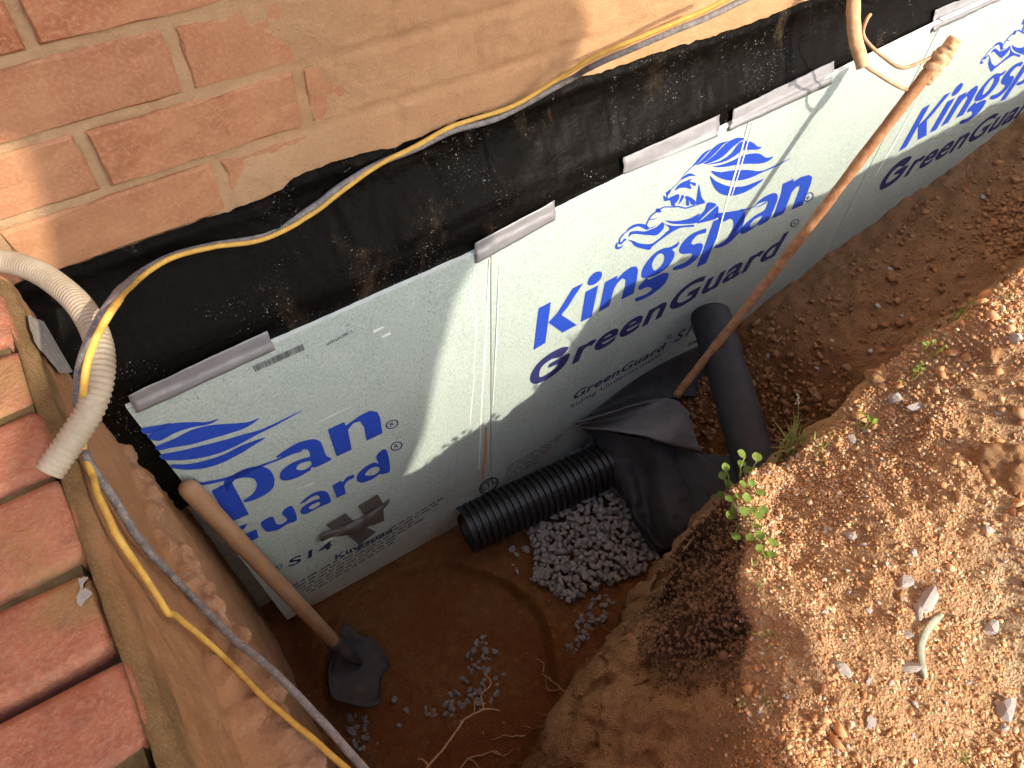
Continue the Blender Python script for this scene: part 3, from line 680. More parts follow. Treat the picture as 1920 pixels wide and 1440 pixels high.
guard = Print(); guard.raw = []
guard.px(K_, ks, [(385,1042),(330,1040),(230,1090),(140,1160),(80,1240),(60,1300),(75,1340),(120,1345),(200,1310),(290,1250),(360,1180),(395,1110),(385,1090),(225,1180),(218,1210),(300,1180),(270,1220),(148,1290),(155,1210),(240,1140),(320,1120)])
guard.text('reenGuard', (1072, 682), (1453, 478), (1083, 640), .026, .22)
def reg_mark(pr, c, rx, ry, ang, w=.72):
    pr.px((0, 0), 1, ring_px(*c, rx, ry, ang), [ring_px(*c, rx*.78, ry*.78, ang)], smooth=False)
    n_ = np.array([math.cos(ang), math.sin(ang)]); m_ = np.array([.25, -1]); c = np.array(c)
    a, b, tp = c - n_*rx*.30 + np.array([0, ry*.45]), c + n_*rx*.36 + np.array([0, ry*.35]), c - n_*rx*.25 - np.array([0, ry*.45])
    pr.text('R', tuple(a), tuple(b), tuple(tp), .02)
small = Print(); small.raw = []
reg_mark(small, (1516, 369), 10.5, 7.5, -.75); reg_mark(small, (1490, 418), 9.5, 6.0, -.75)
small.text('GreenGuard', (1073, 750), (1243, 655), (1079, 735), .022, .2); small.text('S14', (1263, 642), (1310, 617), (1268, 624), .01, .2)
reg_mark(small, (1255, 631), 5, 4, -.6)
tiny = Print(); tiny.raw = []
tiny.text('Siding Underlayment', (1069, 766), (1238, 667), (1072, 757), .0)
tiny.text('Kingspan', (1289, 650), (1330, 627), (1290, 643), .012)
micro(tiny, (948, 879), .16, 6, .0115, .0062, 5, .012)
tiny.px((0, 0), 1, ring_px(916, 910, 21, 12, -.62), [ring_px(916, 910, 18, 9.5, -.62)], smooth=False)
tiny.text('ETL', (903, 922), (931, 903), (905, 908), .015)
lion.build('printed_lion', MT['blue_print'], B2); name.build('printed_name', MT['blue_print'], B2); guard.build('printed_lettering', MT['navy_print'], B2, .0007)
tag(small.build('small_print', MT['navy_print'], B2), kind='stuff'); tag(tiny.build('fine_print', MT['black_print'], B2), kind='stuff')
# --- third board: the same print one sheet further along
DU = .988
for pr, nm, mt_, of in ((lion, 'printed_lion', 'blue_print', .0007), (name, 'printed_name', 'blue_print', .0007), (guard, 'printed_lettering', 'navy_print', .0007), (small, 'small_print', 'navy_print', .0007)):
    q = pr.shift(DU, .012); q = q.build(nm, MT[mt_], B3, of); tag(q, kind='stuff' if nm == 'small_print' else None)
# --- first board: what is left of the print
D_, ds = (240, 740), 3.5556; G_, gs = (560, 880), 8.0
l1 = Print(); l1.raw = []
for P in ([(85,225),(180,205),(290,188),(230,225),(120,260),(95,250)],
          [(130,275),(200,225),(300,190),(420,180),(520,180),(605,160),(540,195),(430,215),(320,250),(210,305),(140,290)],
          [(185,345),(300,295),(430,230),(560,200),(700,190),(800,180),(875,155),(790,215),(680,255),(560,290),(420,330),(300,350),(195,370)],
          [(210,400),(330,375),(480,340),(640,300),(760,265),(900,225),(1170,97),(980,205),(850,270),(720,340),(600,390),(480,420),(350,435),(235,430)],
          [(285,465),(400,460),(520,435),(640,395),(760,335),(915,283),(830,340),(740,395),(620,455),(500,490),(380,498),(290,485)]):
    l1.px(D_, ds, P)
n1_ = Print(); n1_.raw = []
n1_.stroke(D_, ds, [(430,560),(480,590),(560,580),(700,545),(880,475),(1000,430),(1080,395),(1160,370)], [16, 22, 18, 30, 18, 12, 12, 10])
n1_.px(D_, ds, [(555,640),(685,570),(805,795),(680,848)], smooth=False)
n1_.px(D_, ds, [(640,575),(760,500),(860,475),(930,490),(970,540),(970,610),(920,660),(840,700),(775,715),(770,700),(830,660),(858,605),(840,560),(790,550),(720,562),(690,590),(660,640)])
n1_.px(D_, ds, [(985,415),(1040,372),(1130,320),(1230,295),(1280,310),(1300,350),(1322,405),(1355,430),(1250,482),(1222,482),(1215,500),(1140,545),(1060,570),(1015,560),(1020,510),(1080,460),(1160,425),(1212,408),(1190,362),(1120,376),(1050,405)],
        [[(1122,495),(1140,462),(1212,440),(1220,468),(1170,500)]])
n1_.px(D_, ds, [(1330,230),(1440,180),(1450,205),(1540,140),(1610,105),(1660,112),(1680,150),(1695,255),(1590,305),(1572,215),(1545,175),(1500,190),(1465,232),(1490,365),(1390,410)], smooth=False)
g1_ = Print(); g1_.raw = []
g1_.px(D_, ds, [(885,850),(960,810),(985,855),(1020,862),(1060,830),(1025,785),(1090,740),(1125,830),(1060,862),(1000,898),(930,912),(900,890)])
g1_.px(G_, gs, [(15,515),(110,420),(220,350),(330,320),(410,330),(450,380),(480,480),(350,545),(310,560),(200,620),(110,665),(50,665),(20,630),(50,570),(130,510),(230,460),(310,430),(300,395),(250,390),(170,425),(100,480)],
        [[(150,575),(190,532),(295,485),(325,510),(290,545),(200,592)]])
g1_.px(G_, gs, [(500,240),(630,165),(650,190),(720,110),(820,70),(830,120),(740,165),(690,220),(680,260),(705,360),(570,425)], smooth=False)
g1_.px(D_, ds, [(1655,405),(1720,365),(1745,505),(1690,530),(1680,525),(1630,560),(1560,585),(1525,570),(1530,530),(1580,480),(1640,450),(1668,455)], [[(1580,535),(1605,498),(1660,478),(1676,503),(1640,532)]])
g1_.px(D_, ds, [(725,885),(800,855),(775,890),(735,905)], smooth=False); g1_.px(D_, ds, [(770,930),(855,895),(870,950),(800,985)], smooth=False)
s1_ = Print(); s1_.raw = []
reg_mark(s1_, (735, 795), 12.5, 8.0, -.40); reg_mark(s1_, (743, 836), 12, 8.0, -.40)
s1_.text('S14', (541, 1063), (622, 1026), (546, 1047), .016, .05); s1_.text('Kingspan', (628, 1049), (735, 997), (629, 1040), .02)
reg_mark(s1_, (522, 1063), 7, 4.5, -.45)
t1_ = Print(); t1_.raw = []
micro(t1_, (549, 1100), .34, 6, .0125, .0068, 9, .026, .004)
r_ = np.random.default_rng(3); a, b = b_uv(478, 697), b_uv(572, 655)
hh = abs(b_uv(480, 700)[1] - b_uv(477, 688)[1]); s_ = 0.0
while s_ < 1:
    w = r_.uniform(.004, .013); p = a + (b - a) * s_; q = a + (b - a) * min(1, s_ + w); s_ += w + r_.uniform(.006, .016)
    t1_.polys.append([np.array([p, q, q + (0, hh), p + (0, hh)])])
t1_.text('WK22C0813', (613, 648), (661, 622), (612, 643), .0)
def dots(pr, px0, px1, n, w=.0012, h=.0030):
    for k in range(n):
        u, v = b_uv(px0[0] + (px1[0]-px0[0])*k/(n-1) + random.uniform(-1, 1), px0[1] + (px1[1]-px0[1])*k/(n-1))
        pr.polys.append([np.array([(u-w/2, v), (u+w/2, v), (u+w/2, v+h), (u-w/2, v+h)])])
dots(t1_, (842, 858), (838, 950), 13); dots(t1_, (858, 850), (853, 935), 12); dots(t1_, (825, 866), (822, 962), 13); dots(t1_, (808, 870), (806, 965), 12)
dots(t1_, (795, 640), (783, 780), 9); dots(t1_, (808, 530), (800, 640), 7)
for _ in range(46):
    x, y = random.uniform(330, 850), random.uniform(560, 930)
    u, v = b_uv(x, y)
    if -.07 < u < .38 and -.7 < v < .03: t1_.polys.append([np.array([(u, v), (u+.0012, v), (u+.0014, v+.0022), (u+.0002, v+.0022)])])
l1.build('printed_lion', MT['blue_print'], B1); n1_.build('printed_name', MT['blue_print'], B1); g1_.build('printed_lettering', MT['blue_print'], B1, .0007)
tag(s1_.build('small_print', MT['navy_print'], B1), kind='stuff'); tag(t1_.build('fine_print', MT['black_print'], B1), kind='stuff')
# scrapes in the facer that bare the pale foam, and the clay run below the seam
sc1 = Print(); sc1.raw = []
for P, w in (([(918,485),(912,600),(903,760),(898,880)], [2, 3, 2.4, 2]), ([(889,500),(886,560),(893,600),(888,700)], [1.5, 2.5, 1.5, 1]), ([(890,700),(884,760),(881,800)], [1, 2, 1]),
             ([(590,795),(640,770),(660,762)], [.5, 1.6, .5]), ([(560,915),(590,905),(575,912)], [.5, 1.2, .5]), ([(700,622),(720,612)], [5, 3]), ([(716,632),(732,624)], [3, 4])):
    sc1 = Print(); sc1.raw = []; sc1.stroke((0, 0), 1, P, w); sc1.build('scrape', MT['foam_edge'], B1, .0004)
sc2 = Print(); sc2.raw = []
for P, w in (([(1404,228),(1385,300),(1362,380),(1342,455)], [1.5, 3.2, 2.6, 1.5]), ([(1412,228),(1392,300),(1370,372)], [1, 2, 1]), ([(1717,190),(1696,232),(1672,275),(1640,330)], [.8, 2, 2.4, 1]), ([(936,500),(930,640),(924,760)], [1, 1.6, 1])):
    sc2 = Print(); sc2.raw = []; sc2.stroke((0, 0), 1, P, w); sc2.build('scrape', MT['foam_edge'], B2, .0010)
sc3 = Print(); sc3.raw = []; sc3.stroke((0, 0), 1, [(911,800),(910,850),(906,880),(905,900)], [2, 6, 5, 3]); sc3.build('clay_stain', MT['clay_stone'], B1, .0006)

# ------------------------------------------------------------------ tape
def tape(px, label, ripple=.0012, mat='grey_tape', seed=1, offt=.006, offb=.0016, name='duct_tape'):
    """px: TL, TR, BR, BL; upper edge sticks to the tar, lower edge to the board face"""
    TL, TR, BRr, BLl = px; nu, nv = 26, 9; V = []
    topv = lambda u: float(np.interp(u, [-.0875, .405, .4085, 1.384, 1.3875, 2.6], [.0475, .038, .044, .0775, .0785, .09]))
    for i in range(nu):
        s = i/(nu-1)
        for j in range(nv):
            t_ = j/(nv-1)
            jit = 0 if 0 < i < nu-1 else .9 * math.sin(t_ * 9 + seed)
            x = (TL[0]*(1-s) + TR[0]*s)*(1-t_) + (BLl[0]*(1-s) + BRr[0]*s)*t_ + jit; y = (TL[1]*(1-s) + TR[1]*s)*(1-t_) + (BLl[1]*(1-s) + BRr[1]*s)*t_
            # follow tar plane above the board's top edge, bridge the step, then lie on the board face
            pb = onB(x, y, offb); d = pb - BO; u, v = d @ BU, d @ BV; over = v - topv(u)
            yt = -.03
            for _ in range(6): pw = onY(x, y, yt); yt = -(.0640 - .016*pw[0]) * float(sst(-.215, -.335, pw[2])) - .012
            k = float(sst(-.001, .010, over)); P = pb * (1-k) + pw * k
            rp = ripple * (float(vnoise(s*7 + seed*3, t_*2.5, seed)) + .5 * float(vnoise(s*17, t_*5, seed + 5)))
            V.append(P + BN * (rp + .0012))
    root = tag(mesh(name, np.array(V) , grid_faces(nu, nv), MT[mat], None, True), label, 'tape', 'pieces of tape holding the boards')
    c = np.array(V).mean(0); root.data.transform(Matrix.Translation(Vector(-c))); root.location = c
    so_ = root.modifiers.new('thickness', 'SOLIDIFY'); so_.thickness = .0004; return root
tape([(238,741),(500,620),(516,655),(257,774)], 'long strip of grey tape at the board corner beside the porch', .0009, seed=1)
tape([(889,456),(1039,375),(1041,411),(893,494)], 'grey tape strip across the seam between the two printed boards', .0007, seed=2)
tape([(1168,295),(1349,214),(1345,255),(1169,327)], 'grey tape strip with a rounded curled end above the lion\'s mane', .0007, seed=3)
tape([(1375,204),(1563,113),(1560,157),(1366,246)], 'creased grey tape strip ending beside the rusty pipe\'s shadow', .0012, seed=4)
tape([(1752,18),(1905,-45),(1872,0),(1748,60)], 'crumpled grey tape strip at the seam beyond the rusty pipe', .0026, seed=5)
# twisted scrap of dark tape stuck on the first board
scr = empty('tape_scrap', onB(665, 985)); tag(scr, 'twisted scrap of dark tape stuck over the small print on the board', 'tape', 'pieces of tape holding the boards')
G = lambda P: [(560 + x/8, 880 + y/8) for x, y in P]
def flat(nm, P, offs, mat):
    P = G(P); V = [onB(x, y, o) for (x, y), o in zip(P, offs)]
    tri = geometry.tessellate_polygon([[Vector((b_uv(x, y)[0], b_uv(x, y)[1], 0)) for x, y in P]])
    o = mesh(nm, np.array(V) - ROOTLOC(scr), tri, MT[mat], scr); m_ = o.modifiers.new('thickness', 'SOLIDIFY'); m_.thickness = .0005; return o
flat('tape_leg', [(415,835),(700,660),(825,770),(840,930),(560,960)], [.0018]*5, 'dark_tape')
flat('tape_leg', [(900,550),(1185,375),(1260,500),(1282,770),(1090,850),(1000,720)], [.0022]*6, 'dark_tape')
flat('tape_leg', [(740,1000),(880,880),(1060,885),(1160,935),(900,1140),(850,1080)], [.0026]*6, 'dark_tape')
V = []; top = spline(np.array(G([(305,1000),(420,930),(600,880),(800,790),(1000,680),(1200,560),(1365,440)])), 40); bot = spline(np.array(G([(340,1090),(480,1030),(640,1000),(900,960),(1080,830),(1240,640),(1360,510)])), 40)
for i in range(40):
    for j in range(6):
        t_ = j/5; p = top[i]*(1-t_) + bot[i]*t_; V.append(onB(p[0], p[1], .004 + .009 * math.sin(math.pi*t_) * (.4 + .6*math.sin(math.pi*i/39)) + .002*math.sin(i*.5)))
mesh('twist', np.array(V) - ROOTLOC(scr), grid_faces(40, 6), MT['dark_tape'], scr, True)

# ================================================================== THINGS IN THE PIT
def ground_hit(x, y, d0=.5, d1=3.2, n=700):
    d = np.linspace(d0, d1, n); P = CAM + ray(x, y)[None, :] * d[:, None]
    z = terrain(P[:, :1], P[:, 1:2])[0][:, 0]; k = np.argmax(P[:, 2] < z)
    return P[max(k, 1)]
def side_hit(x, y, off=.005):
    for d in np.arange(.35, 1.5, .002):
        P = atd(x, y, d)
        if not (-1.49 < P[1] < -.006 and -1.3 < P[2] < -.181): continue
        i = min(np.searchsorted(sy, P[1]), len(sy) - 1); j = min(np.searchsorted(sz, P[2]), len(sz) - 1)
        if P[0] < SX[i, j] + off: return P
    return None
# --- shovel
st = np.array(atd(345, 906, .925)); sb = np.array(atd(634, 1212, 1.345)); ax = (sb - st) / np.linalg.norm(sb - st)
shovel = empty('shovel', sb); tag(shovel, 'small shovel with a worn wooden handle leaning into the pit corner', 'shovel')
Ln = np.linalg.norm(sb - st); ss_ = np.array([0, .004, .012, .022, .035, .10, .25, .5, .75, .93, 1.0]) ; hr = np.array([.001, .0075, .0115, .0132, .0137, .0136, .0132, .0128, .0126, .0122, .0118])
V, Fx = tube_geo([st + ax * Ln * s for s in ss_], hr, 20); mesh('handle', V - sb, Fx, MT['wood_handle'], shovel, True)
bz = lambda x, y: onZ(300 + x/4, 1080 + y/4, -1.098)
up_o = spline(np.array([bz(*p) for p in [(1335,500),(1372,420),(1400,362),(1480,430),(1600,470),(1665,545),(1712,640)]]), 26)
lo_o = spline(np.array([bz(*p) for p in [(1335,600),(1282,700),(1275,810),(1300,915),(1400,948),(1500,970),(1580,975),(1648,930),(1640,870),(1650,740),(1712,642)]]), 26)
V = []
for i in range(26):
    for j in range(13):
        t_ = j/12; p = up_o[i]*(1-t_) + lo_o[i]*t_; c = (2*t_-1)**2 * (1 - (i/25)**2 * .75)
        V.append(p + np.array([0, 0, .020*c - .024*(i/25) - .008 + .0012*math.sin(7*t_ + i*.4)]))
V = np.array(V); bl = mesh('blade', V - sb, grid_faces(26, 13), MT['shovel_steel'], shovel, True); bl.modifiers.new('t', 'SOLIDIFY').thickness = .0022
bd = bz(1560, 690) - sb; bd /= np.linalg.norm(bd)
V, Fx = tube_geo([sb - ax*.030, sb - ax*.004, sb + ax*.006 + bd*.010, sb + bd*.030 + np.array([0, 0, -.010]), sb + bd*.052 + np.array([0, 0, -.018])], [.0142, .0150, .0155, .0125, .005], 14)
mesh('socket', V - sb, Fx, MT['shovel_steel'], shovel, True)
# --- corrugated drain pipe
pa, pb_ = onZ(872, 994, -1.076), onZ(1122, 878, -1.076); pax = (pb_ - pa) / np.linalg.norm(pb_ - pa); PLn = np.linalg.norm(pb_ - pa)
pipe = empty('drain_pipe', pa - np.array([0, 0, .055])); tag(pipe, 'black corrugated drain pipe lying on the gravel at the foot of the board', 'pipe')
prof = []; q = 0.0; per = .0150
while q < PLn + .06: prof += [(q, .0505), (q + .0012, .0525), (q + .0085, .0525), (q + .0098, .0505), (q + .0102, .0468), (q + .0145, .0468)]; q += per
prof = np.array(prof); PP = [pa + pax * s + np.array([0, 0, -.010 * max(0, s - .2) ** 1.0]) for s in prof[:, 0]]
V, Fx = tube_geo(PP, prof[:, 1], 40, False); mesh('ribbed_wall', V - ROOTLOC(pipe), Fx, MT['black_plastic'], pipe)
V, Fx = tube_geo([PP[0], pa + pax*.001, pa + pax*.003, pa + pax*.1, pa + pax*PLn], [.0505, .0465, .0445, .0440, .0440], 40, False)
mesh('bore', V - ROOTLOC(pipe), [tuple(reversed(f)) for f in Fx], MT['black_plastic'], pipe, True)
# --- filter fabric: a roll and the loose sheet
ra, rb = np.array(atd(1331, 590, 1.50)), np.array(atd(1412, 858, 1.34)); rax = (rb - ra) / np.linalg.norm(rb - ra); RLn = np.linalg.norm(rb - ra) + .05
roll = empty('fabric_roll', rb); tag(roll, 'dark grey roll of filter fabric propped between board and bank', 'fabric roll')
s_ = np.linspace(0, 1, 40); V, Fx = tube_geo([ra + rax*RLn*s for s in s_], [.0405 + .0009*math.sin(s*31) + .0006*math.sin(s*13) for s in s_], 36, False)
mesh('outer_wrap', V - rb, Fx, MT['grey_fabric'], roll, True)
e1 = np.cross(rax, [0, 0, 1.]); e1 /= np.linalg.norm(e1); e2 = np.cross(rax, e1); sp_ = []
th = np.linspace(0, 2*math.pi*9, 320)
for a in th: r = .010 + .030 * a / th[-1]; sp_.append(ra + r*(math.cos(a)*e1 + math.sin(a)*e2) - rax*(.004*math.sin(a*.7)))
sp_ = np.array(sp_); V = np.vstack([sp_, sp_ + rax*.03]); n = len(sp_)
o = mesh('wound_layers', V - rb, [(i, i+1, n+i+1, n+i) for i in range(n-1)], MT['grey_fabric'], roll, True); o.modifiers.new('t', 'SOLIDIFY').thickness = .0012
V, Fx = tube_geo([ra + rax*.012, ra + rax*.016], [.0385, .0385], 30, True); mesh('core', V - rb, Fx, MT['black_fabric'], roll)
def net(rows, nu=70, nv=50, wr=.003, sc=26, seed=0):
    P = np.array([[{'Z': onZ, 'Y': onY}[m_](x, y, v_) if m_ != 'B' else onB(x, y, v_) for (x, y, m_, v_) in r] for r in rows])
    A = np.array([spline(r, nu) for r in P]); B = np.stack([spline(A[:, i], nv) for i in range(nu)], 0)
    w = wr * fbm(B[..., 0]*sc + seed, B[..., 1]*sc, B[..., 2]*sc, 3)
    B = B + w[..., None] * np.array([.3, -.5, .7]); return B.reshape(-1, 3), grid_faces(nu, nv)
fab = empty('filter_fabric', onZ(1200, 850, -1.1)); tag(fab, 'black filter fabric sheet folded in a heap over the end of the drain pipe', 'fabric')
def fsheet(nm, rows, mat='black_fabric', **k):
    V, Fx = net(rows, **k); o = mesh(nm, V - ROOTLOC(fab), Fx, MT[mat], fab, True); o.modifiers.new('t', 'SOLIDIFY').thickness = .0016
fsheet('wall_flap', [[(1098,782,'B',.004),(1160,735,'B',.004),(1215,698,'B',.005),(1262,672,'B',.005),(1330,640,'B',.006)],
                     [(1088,789,'B',.012),(1165,752,'B',.016),(1225,722,'B',.02),(1275,702,'B',.02),(1345,690,'B',.02)],
                     [(1078,796,'B',.035),(1165,770,'B',.05),(1240,752,'B',.06),(1290,742,'B',.06),(1350,760,'B',.05)]], wr=.0045, sc=26)
fsheet('folded_flap', mat='skylit_fabric', rows=[[(1080,793,'B',.030),(1150,772,'B',.045),(1215,752,'B',.055),(1262,748,'B',.06),(1290,770,'B',.07)],
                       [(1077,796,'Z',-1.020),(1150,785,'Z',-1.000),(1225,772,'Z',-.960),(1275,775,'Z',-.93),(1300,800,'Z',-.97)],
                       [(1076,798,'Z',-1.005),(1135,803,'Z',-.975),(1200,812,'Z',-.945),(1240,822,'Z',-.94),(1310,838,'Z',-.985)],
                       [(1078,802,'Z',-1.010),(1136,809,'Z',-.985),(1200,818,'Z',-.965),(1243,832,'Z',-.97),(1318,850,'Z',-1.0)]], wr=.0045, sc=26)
fsheet('front_drape', [[(1098,806,'Z',-1.015),(1150,812,'Z',-.990),(1200,822,'Z',-.975),(1240,830,'Z',-.975),(1262,838,'Z',-.985)],
                       [(1120,835,'Z',-1.035),(1165,858,'Z',-1.02),(1198,872,'Z',-1.03),(1232,860,'Z',-.99),(1268,862,'Z',-1.0)],
                       [(1148,900,'Z',-1.065),(1185,932,'Z',-1.04),(1208,942,'Z',-1.06),(1245,930,'Z',-1.005),(1290,920,'Z',-1.01)],
                       [(1182,965,'Z',-1.09),(1208,992,'Z',-1.06),(1222,1000,'Z',-1.085),(1258,985,'Z',-1.02),(1305,965,'Z',-1.02)],
                       [(1222,1030,'Z',-1.115),(1232,1034,'Z',-1.10),(1240,1036,'Z',-1.105),(1268,1022,'Z',-1.05),(1312,1000,'Z',-1.03)]], wr=.010, sc=27)
fsheet('side_drape', [[(1240,832,'Z',-.985),(1300,846,'Z',-.99),(1350,852,'Z',-.99),(1400,860,'Z',-.97)],
                      [(1262,870,'Z',-1.015),(1310,872,'Z',-1.0),(1360,880,'Z',-.985),(1405,890,'Z',-.96)],
                      [(1285,925,'Z',-1.02),(1325,915,'Z',-1.0),(1365,915,'Z',-.98),(1405,920,'Z',-.95)],
                      [(1300,980,'Z',-1.02),(1335,965,'Z',-1.0),(1370,955,'Z',-.97),(1410,950,'Z',-.94)]], wr=.010, sc=27)
# --- rusty ground pipe with wires and conduit
rt, rbm = np.array(atd(1765, 108, 1.10)), np.array(atd(1268, 742, 1.49))
rod = empty('ground_pipe', rbm); tag(rod, 'long rusty steel pipe leaning up from the trench with a clay caked top', 'pipe')
s_ = np.linspace(0, 1, 70); V, Fx = tube_geo([rbm + (rt - rbm)*s + np.array([.004*math.sin(s*5), 0, .003*math.sin(s*9)]) for s in s_], [.0082 + .0014*s + .0006*float(fbm(s*25, 1, 2, 3)) for s in s_], 18)
mesh('steel_pipe', V - rbm, Fx, MT['rusty_steel'], rod, True)
V, Fx = [], []; cl = [rbm + (rt - rbm)*s for s in np.linspace(.945, 1.04, 30)]
V, Fx = tube_geo(cl, [.0112 + .0028*math.sin(i/29*math.pi) + .0016*float(fbm(i*.6, 3, 1, 3)) for i in range(30)], 18)
V = V + .0022 * np.stack([fbm(V[:, 0]*150, V[:, 1]*150, V[:, 2]*150, 3)]*3, 1); mesh('caked_clamp', V - rbm, Fx, MT['tan_conduit'], rod, True)
wire = empty('earth_wire', atd(1700, 130, 1.12)); tag(wire, 'thin brown earth wire looping from the conduit to the rusty pipe', 'wire')
for pts in ([(1790,82,1.09),(1768,92,1.10),(1747,107,1.10),(1693,127,1.10),(1657,107,1.10),(1627,80,1.09),(1618,60,1.08),(1625,37,1.07),(1632,27,1.07)],
            [(1712,170,1.135),(1700,168,1.125),(1680,160,1.11),(1647,140,1.10),(1622,122,1.08),(1616,100,1.075)]):
    V, Fx = tube_geo(spline(np.array([atd(*p) for p in pts]), 50), .0028, 8); mesh('strand', V - ROOTLOC(wire), Fx, MT['copper_brown'], wire, True)
cp = spline(np.array([atd(1606, -90, 1.02), atd(1602, -20, 1.04), atd(1600, 30, 1.055), atd(1604, 75, 1.07), atd(1613, 106, 1.075), atd(1618, 126, 1.08)]), 60)
cond = empty('conduit', cp[-1]); tag(cond, 'tan conduit stub hanging in front of the tarred wall', 'conduit')
V, Fx = tube_geo(cp, [.0098 + .0004*float(fbm(i*.3, 0, 0, 2)) for i in range(60)], 18, False); mesh('sleeve', V - cp[-1], Fx, MT['tan_conduit'], cond, True)
V, Fx = tube_geo(np.vstack([cp[-1], cp[-2]*.3 + cp[-1]*.7, cp[-12]]), [.0098, .0078, .0075], 18, False); mesh('bore', V - cp[-1], [tuple(reversed(f)) for f in Fx], MT['rusty_steel'], cond, True)
# --- beige corrugated hose over the porch corner
hp = spline(np.array([atd(-260, 500, .72), atd(-120, 483, .70), atd(0, 489, .675), atd(62, 506, .655), atd(112, 537, .63), atd(155, 580, .605), atd(184, 640, .585), atd(188, 700, .572), atd(172, 762, .563), atd(136, 822, .557), atd(93, 884, .552)]), 420)
hl = np.concatenate([[0], np.cumsum(np.linalg.norm(np.diff(hp, axis=0), axis=1))]); hose = empty('hose', hp[-1]); tag(hose, 'beige corrugated hose looping over the porch corner with its open end on the bricks', 'hose')
V, Fx = tube_geo(hp, .0104 + .0007 * np.sin(hl / .0046 * 2*math.pi), 26, False); mesh('ribbed_wall', V - hp[-1], Fx, MT['beige_hose'], hose, True)
V, Fx = tube_geo(np.vstack([hp[-1], hp[-2], hp[-40]]), [.0104, .0088, .0086], 26, False); mesh('bore', V - hp[-1], [tuple(reversed(f)) for f in Fx], MT['beige_hose'], hose, True)
# --- the two cables
def cable(nm, label, path, r, mat):
    P = []; full = []
    for q, w in zip(path[:-1], path[1:]):
        full.append(q)
        if q[2] == 'S' and w[2] == 'S':
            for t_ in (.25, .5, .75): full.append((q[0]*(1-t_) + w[0]*t_, q[1]*(1-t_) + w[1]*t_, 'S', q[3]))
    path = full + [path[-1]]
    for x, y, m_, v_ in path:
        if m_ == 'Y': P.append(onY(x, y, v_))
        elif m_ == 'D': P.append(atd(x, y, v_))
        elif m_ == 'L': P.append(onZ(x, y, v_))
        else:
            h = side_hit(x, y, r + .0045); P.append(h if h is not None else atd(x, y, v_))
    C_ = spline(np.array(P), 520); C_ = C_ + .0007 * np.stack([fbm(np.arange(520)*.06, k, 0, 3) for k in range(3)], 1)
    V, Fx = tube_geo(C_, r, 12); o = mesh(nm, V - C_[-1], Fx, MT[mat], None, True); o.location = C_[-1]
    return tag(o, label, 'cable')
cable('yellow_cable', 'yellow electric cable running down the wall and over the clay ledge',
      [(1500,-66,'Y',-.12),(1385,-14,'Y',-.11),(1290,33,'Y',-.095),(1200,70,'Y',-.075),(1110,108,'Y',-.050),(1040,152,'Y',-.026),(960,200,'Y',-.014),(880,226,'Y',-.013),(840,240,'Y',-.013),(780,272,'Y',-.014),(720,304,'Y',-.016),(640,358,'Y',-.018),
       (590,398,'Y',-.019),(540,430,'Y',-.020),(480,452,'Y',-.021),(400,463,'Y',-.023),(320,484,'Y',-.032),(255,528,'Y',-.06),(215,575,'D',.545),(183,630,'D',.535),(165,680,'D',.535),(158,725,'D',.545),(152,790,'D',.60),(160,850,'S',.6),(175,892,'S',.6),(183,928,'S',.6),(217,1001,'S',.6),
       (277,1088,'S',.7),(315,1150,'S',.7),(327,1152,'S',.7),(360,1180,'S',.75),(407,1220,'L',-.406),(450,1263,'L',-.406),(485,1300,'L',-.405),(530,1340,'L',-.404),(590,1390,'L',-.400),(647,1440,'L',-.395),(740,1520,'L',-.38)], .0029, 'yellow_cable')
cable('grey_cable', 'grey dirt speckled cable running beside the yellow one over the clay ledge',
      [(1510,-52,'Y',-.14),(1392,0,'Y',-.13),(1295,45,'Y',-.11),(1205,83,'Y',-.085),(1115,122,'Y',-.050),(1070,147,'Y',-.018),(1000,187,'Y',-.014),(930,223,'Y',-.014),(850,245,'Y',-.014),(780,277,'Y',-.013),(720,303,'Y',-.013),(640,347,'Y',-.014),
       (595,382,'Y',-.014),(540,421,'Y',-.014),(480,446,'Y',-.015),(400,460,'Y',-.015),(322,480,'Y',-.02),(252,520,'Y',-.045),(208,568,'D',.56),(172,630,'D',.565),(152,685,'D',.585),(146,735,'D',.61),(150,800,'S',.61),(163,855,'S',.6),(180,888,'S',.6),(208,928,'S',.6),(252,999,'S',.65),(287,1042,'S',.7),
       (319,1076,'S',.7),(356,1115,'S',.75),(405,1165,'L',-.405),(440,1200,'L',-.404),(480,1232,'L',-.404),(525,1272,'L',-.403),(595,1345,'L',-.400),(680,1440,'L',-.395),(760,1530,'L',-.38)], .0038, 'grey_cable')

# ================================================================== STONES, CRUMBS
def rock_mesh(seed, mat, sub=1, flat_=.7, rough=.22, nm='stone'):
    r = np.random.default_rng(seed); bm = bmesh.new(); bmesh.ops.create_icosphere(bm, subdivisions=sub + 1, radius=1)
    pl = r.normal(size=(11, 3)); pl /= np.linalg.norm(pl, axis=1)[:, None]; dd = r.uniform(.42, .9, 11)
    for v in bm.verts:
        c = np.array(v.co); n = c / np.linalg.norm(c)
        k = min([1.0] + [d / max(n @ p, 1e-3) for p, d in zip(pl, dd) if n @ p > 0]); c = n * k
        v.co = Vector(c * (1, r.uniform(.97, 1.03), 1)); v.co.z *= flat_
    bmesh.ops.scale(bm, vec=(r.uniform(.95, 1.35), r.uniform(.7, .95), 1), verts=bm.verts)
    d = bpy.data.meshes.new(nm); bm.to_mesh(d); bm.free(); d.materials.append(MT[mat]); return d
GR = [rock_mesh(100 + k, 'gravel_stone', 1, random.uniform(.6, .85)) for k in range(14)]
